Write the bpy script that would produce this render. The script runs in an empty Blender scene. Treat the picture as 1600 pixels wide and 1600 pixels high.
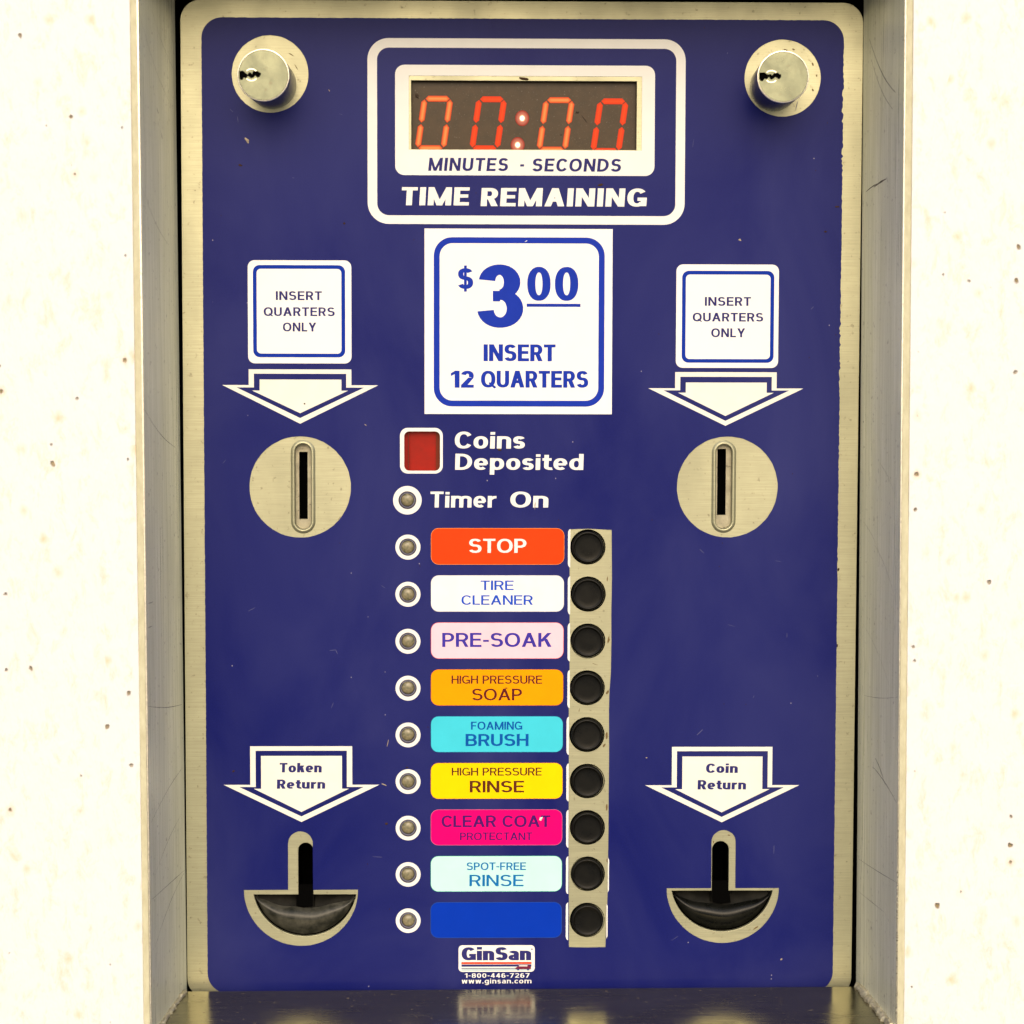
import bpy, bmesh, math, random
from mathutils import Vector, Matrix
random.seed(7)
sc = bpy.context.scene
COL = sc.collection
R = math.radians
MM = 0.001
ZC = 1.30                                    # height of the middle of the panel above the floor

# ------------------------------------------------------------------ camera
cam_data = bpy.data.cameras.new("camera")
cam = bpy.data.objects.new("camera", cam_data)
COL.objects.link(cam)
sc.camera = cam
cam_data.sensor_width = 36.0
cam_data.lens = 36.0 * 3650.0 / 1600.0
cam_data.clip_start = 0.02
cam_data.clip_end = 500.0
cam_data.dof.use_dof = True
cam_data.dof.focus_distance = 0.915
cam_data.dof.aperture_fstop = 11.0
cam.matrix_world = Matrix(((0.9998344, 0.0036561, -0.0178275, -0.0200881), (-0.0180376, 0.0690870, -0.9974476, -0.9125094), (-0.0024151, 0.9976039, 0.0691415, 1.3572005), (0.0000000, 0.0000000, 0.0000000, 1.0000000)))

# ------------------------------------------------------------------ world, sun, exposure
world = bpy.data.worlds.new("World")
sc.world = world
world.use_nodes = True
wn = world.node_tree
SUN_EL, SUN_AZ = R(26), R(0)               # azimuth measured from the wall's outward normal, to the left
sky = wn.nodes.new("ShaderNodeTexSky")
sky.sky_type = 'NISHITA'
sky.sun_disc = False
sky.sun_elevation = SUN_EL
sky.sun_rotation = R(180) - SUN_AZ
sky.air_density = 1.0
sky.dust_density = 6.0
sky.ozone_density = 0.6
bg = wn.nodes["Background"]
wn.links.new(sky.outputs[0], bg.inputs[0])
bg.inputs[1].default_value = 0.15

sun_data = bpy.data.lights.new("sun", 'SUN')
sun_data.energy = 1.4
sun_data.angle = R(98)
sun_data.color = (1.0, 0.975, 0.94)
sun = bpy.data.objects.new("sun", sun_data)
COL.objects.link(sun)
sd = Vector((math.sin(SUN_AZ) * math.cos(SUN_EL), -math.cos(SUN_AZ) * math.cos(SUN_EL), math.sin(SUN_EL)))
sun.rotation_euler = sd.to_track_quat('Z', 'Y').to_euler()
sun.location = sd * 3 + Vector((0, 0, ZC))

sc.view_settings.view_transform = 'Standard'
sc.view_settings.look = 'None'
sc.view_settings.gamma = 1.0
sc.view_settings.exposure = -0.05

# ------------------------------------------------------------------ helpers: objects
def tag(o, label=None, cat=None, group=None, kind=None):
    if label: o["label"] = label
    if cat: o["category"] = cat
    if group: o["group"] = group
    if kind: o["kind"] = kind
    return o

def empty(name, loc=(0, 0, 0)):
    o = bpy.data.objects.new(name, None)
    o.empty_display_size = 0.05
    COL.objects.link(o)
    o.location = loc
    return o

def link(name, me, mat, parent=None, label=None):
    o = bpy.data.objects.new(name, me)
    COL.objects.link(o)
    if mat is not None and not me.materials: me.materials.append(mat)
    if parent: o.parent = parent
    if label: o["label"] = label
    return o

def from_bm(name, bm, mat, parent=None, smooth=False, label=None):
    me = bpy.data.meshes.new(name)
    bm.normal_update()
    bm.to_mesh(me); bm.free()
    if smooth:
        for p in me.polygons: p.use_smooth = True
        me.set_sharp_from_angle(angle=R(35))
    return link(name, me, mat, parent, label)

# a point of the panel: u to the right, v down (mm from the panel's middle), d towards the viewer (mm)
def pt(u, v, d=0.0):
    return Vector((u * MM, -d * MM, -v * MM))

def rrect(u0, v0, u1, v1, r, n=7):
    out = []
    for cx, cy, a0 in ((u1 - r, v0 + r, -90), (u1 - r, v1 - r, 0), (u0 + r, v1 - r, 90), (u0 + r, v0 + r, 180)):
        for i in range(n + 1):
            a = R(a0 + 90 * i / n)
            out.append((cx + r * math.cos(a), cy + r * math.sin(a)))
    return out

def rect(u0, v0, u1, v1): return [(u0, v0), (u1, v0), (u1, v1), (u0, v1)]

def circle(cu, cv, r, n=48, a0=0, a1=360):
    full = (a1 - a0) >= 360
    m = n if full else n + 1
    return [(cu + r * math.cos(R(a0 + (a1 - a0) * i / n)), cv + r * math.sin(R(a0 + (a1 - a0) * i / n))) for i in range(m)]

def stadium(cu, v0, v1, r, n=14):
    return circle(cu, v1 - r, r, n, 0, 180) + circle(cu, v0 + r, r, n, 180, 360)

def plate_mesh(loops, d0, d1, bevel=0.0):
    """flat sheet with outline loops[0] and holes loops[1:], from depth d0 (back) to d1 (front), mm"""
    cu = bpy.data.curves.new("outline", 'CURVE')
    cu.dimensions = '2D'; cu.fill_mode = 'BOTH'
    cu.extrude = max((d1 - d0) / 2 - bevel, 0) * MM
    cu.bevel_depth = bevel * MM
    cu.bevel_resolution = 2 if bevel else 0
    if bevel: cu.offset = -bevel * MM
    for lp in loops:
        s = cu.splines.new('POLY')
        s.points.add(len(lp) - 1)
        for p, (u, v) in zip(s.points, lp): p.co = (u * MM, -v * MM, 0, 1)
        s.use_cyclic_u = True
    ob = bpy.data.objects.new("outline", cu)
    COL.objects.link(ob)
    dg = bpy.context.evaluated_depsgraph_get()
    me = bpy.data.meshes.new_from_object(ob.evaluated_get(dg))
    bpy.data.objects.remove(ob)
    bpy.data.curves.remove(cu)
    # curve plane XY -> panel plane XZ, curve +Z -> towards the viewer (-Y)
    me.transform(Matrix(((1, 0, 0, 0), (0, 0, -1, -(d0 + d1) / 2 * MM), (0, 1, 0, 0), (0, 0, 0, 1))))
    me.materials.clear()
    return me

def plate(name, loops, d0, d1, mat, parent, bevel=0.0, label=None):
    me = plate_mesh(loops, d0, d1, bevel)
    me.name = name
    return link(name, me, mat, parent, label)

def sheet(name, polys, d, mat, parent, label=None, step=0.004):
    """printed marks: thin filled polygons laid on the surface, each a hair above the one before"""
    verts, faces = [], []
    lay, prev = 0, set()
    for k, pg in enumerate(polys):
        cur = {(round(x, 4), round(y, 4)) for x, y in pg}
        if len(cur & prev) < 2: lay = (lay + 1) % 12
        prev = cur
        dd = d + step * lay
        b = len(verts)
        verts += [pt(u, v, dd) for u, v in pg]
        faces.append(list(range(b, b + len(pg)))[::1])
    me = bpy.data.meshes.new(name)
    me.from_pydata([tuple(v) for v in verts], [], faces)
    bm = bmesh.new(); bm.from_mesh(me)
    bm.normal_update()
    for f in bm.faces:
        if f.normal.y > 0: f.normal_flip()
    bm.to_mesh(me); bm.free()
    return link(name, me, mat, parent, label)

def lathe(bm, profile, cu, cv, n=40, cap=True):
    """profile: list of (radius, d) from the back to the front, about an axis towards the viewer"""
    rings = []
    for r, d in profile:
        rings.append([bm.verts.new(pt(cu + r * math.cos(2 * math.pi * i / n), cv + r * math.sin(2 * math.pi * i / n), d)) for i in range(n)])
    for a, b in zip(rings, rings[1:]):
        for i in range(n):
            j = (i + 1) % n
            bm.faces.new((a[i], b[i], b[j], a[j]))
    if cap: bm.faces.new(rings[-1][::-1])
    bmesh.ops.recalc_face_normals(bm, faces=bm.faces)
    return bm

def box_bm(bm, p0, p1):
    (x0, y0, z0), (x1, y1, z1) = p0, p1
    vs = [bm.verts.new((x, y, z)) for x in (x0, x1) for y in (y0, y1) for z in (z0, z1)]
    for f in ((0, 1, 3, 2), (4, 6, 7, 5), (0, 4, 5, 1), (2, 3, 7, 6), (0, 2, 6, 4), (1, 5, 7, 3)):
        bm.faces.new([vs[i] for i in f])
    bmesh.ops.recalc_face_normals(bm, faces=bm.faces)

# ------------------------------------------------------------------ helpers: materials
class NT:
    def __init__(s, name):
        s.m = bpy.data.materials.new(name); s.m.use_nodes = True
        s.t = s.m.node_tree; s.b = s.t.nodes["Principled BSDF"]
        s.tc = s.t.nodes.new("ShaderNodeTexCoord")
    def coord(s, scale=(1, 1, 1), out="Object"):
        mp = s.t.nodes.new("ShaderNodeMapping"); mp.inputs["Scale"].default_value = scale
        s.t.links.new(s.tc.outputs[out], mp.inputs[0]); return mp.outputs[0]
    def noise(s, scale=(1, 1, 1), detail=4, rough=0.55, freq=1.0, dist=0.0):
        n = s.t.nodes.new("ShaderNodeTexNoise"); n.inputs["Scale"].default_value = freq
        n.inputs["Detail"].default_value = detail; n.inputs["Roughness"].default_value = rough
        n.inputs["Distortion"].default_value = dist
        s.t.links.new(s.coord(scale), n.inputs["Vector"]); return n.outputs[0]
    def voronoi(s, scale, rand=1.0):
        """cells across the x-z plane of the surface"""
        n = s.t.nodes.new("ShaderNodeTexVoronoi"); n.inputs["Scale"].default_value = 1
        n.voronoi_dimensions = '2D'
        n.inputs["Randomness"].default_value = rand
        sp = s.t.nodes.new("ShaderNodeSeparateXYZ"); cb = s.t.nodes.new("ShaderNodeCombineXYZ")
        s.t.links.new(s.coord(scale), sp.inputs[0])
        s.t.links.new(sp.outputs[0], cb.inputs[0]); s.t.links.new(sp.outputs[2], cb.inputs[1])
        s.t.links.new(cb.outputs[0], n.inputs["Vector"]); return n
    def ramp(s, src, a, b, lo=0.0, hi=1.0):
        n = s.t.nodes.new("ShaderNodeMapRange"); n.clamp = True
        n.inputs[1].default_value = a; n.inputs[2].default_value = b
        n.inputs[3].default_value = lo; n.inputs[4].default_value = hi
        s.t.links.new(src, n.inputs[0]); return n.outputs[0]
    def math(s, op, a, b=None):
        n = s.t.nodes.new("ShaderNodeMath"); n.operation = op
        for i, x in enumerate((a, b)):
            if x is None: continue
            if isinstance(x, (int, float)): n.inputs[i].default_value = x
            else: s.t.links.new(x, n.inputs[i])
        return n.outputs[0]
    def mix(s, fac, a, b):
        n = s.t.nodes.new("ShaderNodeMix"); n.data_type = 'RGBA'
        if isinstance(fac, (int, float)): n.inputs[0].default_value = fac
        else: s.t.links.new(fac, n.inputs[0])
        for i, x in ((6, a), (7, b)):
            if isinstance(x, tuple): n.inputs[i].default_value = (*x[:3], 1)
            else: s.t.links.new(x, n.inputs[i])
        return n.outputs[2]
    def set(s, name, v):
        if isinstance(v, tuple): s.b.inputs[name].default_value = (*v[:3], 1)
        elif isinstance(v, (int, float)): s.b.inputs[name].default_value = v
        else: s.t.links.new(v, s.b.inputs[name])
    def bump(s, h, strength=0.2, dist=0.0002):
        n = s.t.nodes.new("ShaderNodeBump"); n.inputs["Strength"].default_value = strength
        n.inputs["Distance"].default_value = dist
        s.t.links.new(h, n.inputs["Height"]); s.t.links.new(n.outputs[0], s.b.inputs["Normal"])

def M_ink(name, col, rough=0.35, vary=0.05):
    m = NT(name)
    n = m.noise((120, 120, 120), 5)
    c2 = tuple(max(0, c * (1 - vary * 2)) for c in col)
    m.set("Base Color", m.mix(m.ramp(n, 0.35, 0.7), col, c2))
    m.set("Roughness", m.ramp(m.noise((300, 300, 300), 3), 0.3, 0.7, rough - 0.05, rough + 0.1))
    m.set("Specular IOR Level", 0.05)
    return m.m

def M_steel(name, col, rough=0.35, brush=(60, 4000, 60), dirt=(0.20, 0.13, 0.06), dirt_amt=0.5, metal=1.0, streak=0.25, bump=0.08, big_amt=0.35, big_scale=(14, 14, 9)):
    m = NT(name)
    b1 = m.noise(brush, 4, 0.65)
    big = m.noise(big_scale, 5, 0.62, dist=0.3)
    dark = tuple(c * (1 - streak) for c in col)
    lite = tuple(min(1, c * (1 + streak * 0.5)) for c in col)
    base = m.mix(m.ramp(b1, 0.3, 0.7), dark, lite)
    base = m.mix(m.ramp(big, 0.36, 0.68, 0, big_amt), base, tuple(c * 0.55 for c in col))
    spots = m.ramp(m.noise((500, 500, 500), 3, 0.6), 0.63, 0.74, 0, dirt_amt)
    base = m.mix(spots, base, dirt)
    m.set("Base Color", base)
    m.set("Metallic", m.math('SUBTRACT', metal, m.math('MULTIPLY', spots, 0.7)))
    m.set("Roughness", m.math('ADD', m.ramp(b1, 0.3, 0.7, rough - 0.05, rough + 0.07), m.ramp(big, 0.3, 0.7, -0.04, 0.1)))
    m.bump(b1, bump, 0.0001)
    return m.m

# wall: painted stucco, cream, with pits, rust-brown specks and pale ochre stains
m = NT("painted_stucco")
lump = m.noise((90, 90, 35), 5, 0.6)
fine = m.noise((420, 420, 260), 3, 0.6)
vo = m.voronoi((110, 110, 90))
hsel = m.t.nodes.new("ShaderNodeSeparateColor"); m.t.links.new(vo.outputs["Color"], hsel.inputs[0])
pick = m.ramp(hsel.outputs[0], 0.84, 0.86)
big_pick = m.ramp(hsel.outputs[1], 0.80, 0.82)
size = m.ramp(hsel.outputs[2], 0.2, 1.0, -0.05, 0.05)
pit = m.math('MULTIPLY', m.ramp(m.math('SUBTRACT', m.math('ADD', vo.outputs["Distance"], m.math('MULTIPLY', fine, 0.22)), size), 0.12, 0.17, 1, 0), pick)
halo = m.math('MULTIPLY', m.ramp(m.math('ADD', vo.outputs["Distance"], m.math('MULTIPLY', fine, 0.35)), 0.14, 0.42, 1, 0), big_pick)
stain = m.ramp(m.noise((190, 190, 90), 6, 0.75, dist=0.4), 0.52, 0.74, 0, 0.75)
base = m.mix(stain, (0.77, 0.765, 0.775), (0.66, 0.565, 0.38))
base = m.mix(m.math('MULTIPLY', halo, m.ramp(hsel.outputs[2], 0, 1, 0.15, 0.75)), base, (0.70, 0.50, 0.24))
base = m.mix(m.math('MULTIPLY', pit, m.ramp(hsel.outputs[2], 0, 1, 0.35, 0.95)), base, (0.24, 0.165, 0.05))
m.set("Base Color", base); m.set("Roughness", 0.6)
hgt = m.math('SUBTRACT', m.math('ADD', m.math('MULTIPLY', lump, 1.0), m.math('MULTIPLY', fine, 0.25)), m.math('MULTIPLY', pit, 0.8))
m.bump(hgt, 0.8, 0.0016)
MAT_WALL = m.m

MAT_PLATE = M_steel("brushed_plate_steel", (0.40, 0.395, 0.265), 0.38, (60, 60, 2600), (0.13, 0.105, 0.05), 0.7, 0.72, 0.20, 0.12, 0.38, (26, 26, 14))  # warm cast of reflected surroundings is put into the base colour
MAT_GRIMY = M_steel("grimy_slot_steel", (0.42, 0.39, 0.28), 0.45, (300, 300, 300), (0.05, 0.04, 0.02), 0.9, 0.4, 0.3, 0.2, 0.6, (260, 260, 200))
MAT_REVEAL = M_steel("brushed_side_steel", (0.98, 1.0, 0.74), 0.30, (1300, 1300, 18), (0.16, 0.13, 0.09), 0.6, 0.25, 0.36, 0.25, 0.30, (60, 60, 9))
MAT_LEDGE = M_steel("worn_ledge_steel", (0.32, 0.30, 0.20), 0.17, (40, 700, 40), (0.20, 0.14, 0.08), 0.7, 0.95, 0.25, 0.03, 0.5, (30, 60, 30))
MAT_LOCK = M_steel("nickel_lock_face", (0.20, 0.215, 0.145), 0.33, (500, 500, 500), (0.2, 0.17, 0.09), 0.5, 0.7, 0.12, 0.1, 0.5, (150, 150, 150))
MAT_STAMP = M_steel("stamped_shade", (0.30, 0.30, 0.19), 0.5, (500, 500, 500), (0.3, 0.25, 0.12), 0.4, 0.3, 0.2)
MAT_LOCKBODY = M_steel("dull_lock_barrel", (0.22, 0.22, 0.23), 0.28, (900, 80, 900), (0.1, 0.08, 0.05), 0.4, 1.0, 0.2)
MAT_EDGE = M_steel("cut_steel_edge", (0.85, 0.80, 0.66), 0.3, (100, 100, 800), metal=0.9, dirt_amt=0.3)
MAT_WELD = M_steel("weld_metal", (0.60, 0.56, 0.42), 0.45, (700, 700, 700), (0.30, 0.20, 0.08), 0.8, 0.6, 0.45, 0.6)

# blue vinyl overlay: fine grain, dusty smears that also paint in the sheen haze, small nicks
m = NT("blue_vinyl")
grain = m.noise((1400, 1400, 1400), 3, 0.7)
haze_smear = m.noise((16, 16, 9), 5, 0.6, dist=0.6)
base = m.mix(m.ramp(grain, 0.3, 0.7), (0.003, 0.006, 0.098), (0.005, 0.008, 0.124))
base = m.mix(m.ramp(haze_smear, 0.30, 0.80, 0, 0.55), base, (0.045, 0.050, 0.175))
nick = m.voronoi((150, 150, 110))
nh = m.t.nodes.new("ShaderNodeSeparateColor"); m.t.links.new(nick.outputs["Color"], nh.inputs[0])
nk = m.math('MULTIPLY', m.ramp(nick.outputs["Distance"], 0.015, 0.035, 1, 0), m.ramp(nh.outputs[0], 0.975, 0.98))
base = m.mix(m.math('MULTIPLY', nk, 0.6), base, (0.55, 0.53, 0.55))
nk2 = m.math('MULTIPLY', m.ramp(nick.outputs["Distance"], 0.02, 0.045, 1, 0), m.ramp(nh.outputs[1], 0.975, 0.98))
base = m.mix(m.math('MULTIPLY', nk2, 0.7), base, (0.03, 0.012, 0.012))
m.set("Base Color", base)
m.set("Roughness", m.ramp(haze_smear, 0.3, 0.7, 0.28, 0.40))
m.set("Specular IOR Level", 0.08)
m.bump(grain, 0.05, 0.0001)
MAT_BLUE = m.m

MAT_WHITE = M_ink("white_print", (0.80, 0.80, 0.78), 0.4, 0.02)
MAT_CREAM = M_ink("cream_print", (0.78, 0.78, 0.72), 0.4, 0.03)
MAT_STICKER = M_ink("white_sticker", (0.84, 0.84, 0.83), 0.4, 0.01)
MAT_NAVY = M_ink("navy_print", (0.030, 0.028, 0.15), 0.4)
MAT_ROYAL = M_ink("royal_blue_print", (0.010, 0.035, 0.38), 0.4)
MAT_BORDER = M_ink("bright_blue_print", (0.004, 0.03, 0.33), 0.4)

def flat_col(h):
    c = [int(h[i:i + 2], 16) / 255 for i in (0, 2, 4)]
    return tuple(x / 12.92 if x <= 0.04045 else ((x + 0.055) / 1.055) ** 2.4 for x in c)

def M_black(name, col=(0.012, 0.012, 0.010), rough=0.35, dust=0.0, spec=0.4):
    m = NT(name)
    n = m.noise((140, 140, 140), 5, 0.65)
    m.set("Base Color", m.mix(m.ramp(n, 0.40, 0.72, 0, dust), col, (0.22, 0.21, 0.17)))
    m.set("Roughness", m.ramp(n, 0.3, 0.7, rough, rough + 0.18))
    m.set("Specular IOR Level", spec)
    m.bump(n, 0.08, 0.0003)
    return m.m
MAT_BUTTON = M_black("black_button_plastic", (0.0025, 0.0025, 0.002), 0.22, 0.012, 0.14)
MAT_CUP = M_black("black_cup_plastic", (0.003, 0.0034, 0.003), 0.2, 0.03, 0.22)
MAT_CUPDUSTY = M_black("dusty_cup_plastic", (0.013, 0.014, 0.011), 0.26, 0.36, 0.3)
MAT_POCKET = M_black("pocket_plastic", (0.006, 0.006, 0.005), 0.45, 0.06, 0.12)
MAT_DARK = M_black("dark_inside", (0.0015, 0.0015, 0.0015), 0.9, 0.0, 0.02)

# ------------------------------------------------------------------ helpers: lettering
# every glyph is a set of convex-ish polygons in a box of cap height 1 (y up), stroke w (vertical) and h (horizontal)
def _ring(cx, cy, rx, ry, w, h, a0, a1, n=None, e=2.25):
    n = n or max(4, int(abs(a1 - a0) / 12))
    out = []
    def sp(rx_, ry_, a):
        c, s = math.cos(R(a)), math.sin(R(a))
        return (cx + rx_ * math.copysign(abs(c) ** (2 / e), c), cy + ry_ * math.copysign(abs(s) ** (2 / e), s))
    for i in range(n):
        b0 = a0 + (a1 - a0) * i / n; b1 = a0 + (a1 - a0) * (i + 1) / n
        ix, iy = max(rx - w, 0.01), max(ry - h, 0.01)
        out.append([sp(rx, ry, b0), sp(rx, ry, b1), sp(ix, iy, b1), sp(ix, iy, b0)])
    return out
def _bx(x0, y0, x1, y1): return [(x0, y0), (x1, y0), (x1, y1), (x0, y1)]
_tick = [0]
def _dg(x0, y0, x1, y1, hw):          # diagonal with level ends, horizontal width hw, centred on the given ends
    _tick[0] ^= 1
    y1 += 0.003 * _tick[0]; y0 += 0.003 * _tick[0]
    return [(x0 - hw / 2, y0), (x0 + hw / 2, y0), (x1 + hw / 2, y1), (x1 - hw / 2, y1)]

def glyph(c, w, h):
    """returns polygons and width"""
    X = 0.73                                                      # x-height
    def bowl(x, y0, y1, W):          # D-like bowl to the right from x
        ry = (y1 - y0) / 2; rx = min(ry, W - x) ; xs = W - rx
        return [_bx(x, y1 - h, xs, y1), _bx(x, y0, xs, y0 + h)] + _ring(xs, (y0 + y1) / 2, rx, ry, w, h, -90, 90, e=2.1)
    if c == 'A':
        W = 0.70 + 0.45 * w; dw = w * 1.08; m = W / 2
        y = 0.26; t = lambda yy: dw / 2 + (m - dw / 2) * 1.0 * yy
        return [_dg(dw / 2, 0, m, 1, dw), _dg(W - dw / 2, 0, m, 1, dw), _bx(t(y) , y, W - t(y), y + h)], W
    if c == 'B':
        W = 0.60 + 0.4 * w
        return [_bx(0, 0, w, 1)] + bowl(w, 0.5 - h / 2, 1, W - 0.03) + bowl(w, 0, 0.5 + h / 2, W), W
    if c == 'C':
        W = 0.70 + 0.3 * w
        return _ring(W / 2, 0.5, W / 2, 0.5, w, h, 34, 326), W - 0.05
    if c == 'D':
        W = 0.66 + 0.4 * w
        ry = .5; rx = .42 + .2 * w; xs = W - rx
        return [_bx(0, 0, w, 1), _bx(w, 1 - h, xs, 1), _bx(w, 0, xs, h)] + _ring(xs, .5, rx, ry, w, h, -90, 90, e=2.1), W
    if c == 'E':
        W = 0.53 + 0.4 * w
        return [_bx(0, 0, w, 1), _bx(w, 1 - h, W, 1), _bx(w, 0, W, h), _bx(w, 0.5 - h / 2 + .02, W - 0.04, 0.5 + h / 2 + .02)], W
    if c == 'F':
        W = 0.50 + 0.4 * w
        return [_bx(0, 0, w, 1), _bx(w, 1 - h, W, 1), _bx(w, 0.48 - h / 2, W - 0.06, 0.48 + h / 2)], W
    if c == 'G':
        W = 0.72 + 0.3 * w
        return _ring(W / 2, 0.5, W / 2, 0.5, w, h, 38, 315) + [_bx(W - w, 0.03, W, 0.5), _bx(W / 2 + 0.02, 0.5 - h, W, 0.5)], W
    if c == 'H':
        W = 0.60 + 0.55 * w
        return [_bx(0, 0, w, 1), _bx(W - w, 0, W, 1), _bx(w, 0.52 - h / 2, W - w, 0.52 + h / 2)], W
    if c == 'I': return [_bx(0, 0, w, 1)], w
    if c == 'K':
        W = 0.62 + 0.5 * w
        return [_bx(0, 0, w, 1), _dg(w * .9, .38, W - w * .75, 1, w * 1.3), _dg(W - w * .65, 0, w + .20, .58, w * 1.2)], W
    if c == 'L':
        W = 0.46 + 0.4 * w
        return [_bx(0, 0, w, 1), _bx(w, 0, W, h)], W
    if c == 'M':
        W = 0.70 + 1.1 * w
        return [_bx(0, 0, w, 1), _bx(W - w, 0, W, 1), _dg(W / 2, 0, w * .5, 1, w * .95), _dg(W / 2, 0, W - w * .5, 1, w * .95)], W + 0.0
    if c == 'N':
        W = 0.58 + 0.8 * w
        return [_bx(0, 0, w, 1), _bx(W - w, 0, W, 1), _dg(W - w * .55, 0, w * .55, 1, w * 1.05)], W
    if c in 'OQ':
        W = 0.76 + 0.3 * w
        p = _ring(W / 2, 0.5, W / 2, 0.5, w, h, 0, 360)
        if c == 'Q': p.append([(W * .52, .26), (W * .62, .32), (W * .98 + .3 * w, .02), (W * .92, -.06)])
        return p, W
    if c == 'P':
        W = 0.56 + 0.4 * w
        return [_bx(0, 0, w, 1)] + bowl(w, 0.44 - h / 2, 1, W), W
    if c == 'R':
        W = 0.59 + 0.4 * w
        return [_bx(0, 0, w, 1)] + bowl(w, 0.46 - h / 2, 1, W - .01) + [_dg(W - w * .52, 0, W - w * .5 - .19, .46, w * 1.08)], W
    if c in 'S$':
        W = 0.60 + 0.35 * w
        ov = h                       # the two bowls share the middle stroke
        r1 = (1 + ov) / 4 - .01; r2 = (1 + ov) / 4 + .01
        c1 = 1 - r1; c2 = r2
        p = _ring(W / 2, c1, W / 2 - .02, r1, w, h, 22, 270) + _ring(W / 2, c2, W / 2, r2, w, h, 90, -158)
        if c == '$': p.append(_bx(W / 2 - .06, -.13, W / 2 + .06, 1.13))
        return p, W
    if c == 'T':
        W = 0.58 + 0.3 * w
        return [_bx(0, 1 - h, W, 1), _bx(W / 2 - w / 2, 0, W / 2 + w / 2, 1 - h)], W
    if c == 'U':
        W = 0.60 + 0.5 * w
        return [_bx(0, .34, w, 1), _bx(W - w, .34, W, 1)] + _ring(W / 2, .34, W / 2, .34, w, h, 180, 360), W
    if c == 'V':
        W = 0.66 + .4 * w; dw = w * 1.08
        return [_dg(W / 2, 0, dw / 2, 1, dw), _dg(W / 2, 0, W - dw / 2, 1, dw)], W
    if c == 'Y':
        W = 0.66 + .4 * w; dw = w * 1.15
        return [_bx(W / 2 - w / 2, 0, W / 2 + w / 2, .46), _dg(W / 2, .40, dw / 2, 1, dw), _dg(W / 2, .40, W - dw / 2, 1, dw)], W
    if c == '0':
        W = 0.54 + .3 * w
        return _ring(W / 2, .5, W / 2, .5, w, h, 0, 360), W
    if c == '1':
        W = .30 + .5 * w
        return [_bx(W - w, 0, W, 1), [(0, .68), (W - w, .80), (W - w, .98), (W - w * .6, 1), (0, .68 + h)]], W
    if c == '2':
        W = .54 + .3 * w
        return _ring(W / 2, .70, W / 2, .30, w, h, 165, -25) + [[(0, h * .9), (w * 1.35, h), (W - .02, .57), (W - w - .02, .60)], _bx(0, 0, W, h)], W
    if c == '3':
        W = .56 + .3 * w
        r1 = (1 + h) / 4 - .012; r2 = (1 + h) / 4 + .012
        return _ring(W / 2 - .01, 1 - r1, W / 2 - .03, r1, w, h, 172, -90, n=24, e=2.05) + _ring(W / 2, r2, W / 2, r2, w, h, 90, -172, n=24, e=2.05) + [_bx(W * .34, .5 - h / 2, W / 2, .5 + h / 2)], W
    if c == '4':
        W = .56 + .3 * w
        return [_bx(W - w - .1, 0, W - .1, 1), _bx(0, .22, W, .22 + h), _dg(w * .5, .26, W - w * .6 - .1, 1, w * 1.1)], W
    if c == '6':
        W = .54 + .3 * w
        return _ring(W / 2, .33, W / 2, .33, w, h, 0, 360) + _ring(W / 2, .5, W / 2, .5, w, h, 50, 185), W
    if c == '7':
        W = .54 + .3 * w
        return [_bx(0, 1 - h, W, 1), _dg(W * .32, 0, W - w * .55, 1 - h * .5, w * 1.1)], W
    if c == '8':
        W = .54 + .3 * w
        r1 = (1 + h) / 4 - .012; r2 = (1 + h) / 4 + .012
        return _ring(W / 2, 1 - r1, W / 2 - .02, r1, w, h, 0, 360) + _ring(W / 2, r2, W / 2, r2, w, h, 0, 360), W
    if c == '-': return [_bx(0, .36, .30, .36 + h)], .30
    if c == '.': return [_bx(0, 0, w * 1.1, w * 1.1)], w * 1.1
    if c == ' ': return [], .26
    # lowercase
    hx = X / 2
    if c == 'o':
        W = .56 + .3 * w
        return _ring(W / 2, hx, W / 2, hx, w, h, 0, 360), W
    if c == 'c':
        W = .50 + .3 * w
        return _ring(W / 2 + .02, hx, W / 2 + .02, hx, w, h, 42, 318), W - .03
    if c == 'e':
        W = .55 + .3 * w
        return _ring(W / 2, hx, W / 2, hx, w, h, -2, 312) + [_bx(w * .8, hx - h * .55, W - w * .3, hx + h * .35)], W
    if c == 'a':
        W = .50 + .3 * w
        return [_bx(W - w, 0, W, X * .66)] + _ring(W / 2, X * .66, W / 2, X * .34, w, h, 0, 150) + _ring(W * .45, X * .29, W * .45, X * .29, w, h * .85, 60, 330) + [_bx(W * .42, X * .58 - h * .85, W - w, X * .58)], W
    if c in 'dgpbq':
        W = .56 + .3 * w; p = _ring(W / 2, hx, W / 2, hx, w, h, 0, 360)
        if c == 'd': p.append(_bx(W - w, 0, W, 1.0))
        if c == 'p': p.append(_bx(0, -.30, w, X))
        if c == 'g': p += [_bx(W - w, -.05, W, X)] + _ring(W / 2, -.05, W / 2, .25, w, h, 0, -150)
        return p, W
    if c == 'i': return [_bx(0, 0, w, X), _bx(0, X + .09, w, X + .09 + min(.22, max(h, .15)))], w
    if c == 'k':
        W = .50 + .5 * w
        return [_bx(0, 0, w, 1), _dg(w * .9, .25, W - w * .75, X, w * 1.2), _dg(W - w * .6, 0, w + .12, .45, w * 1.15)], W
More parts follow.
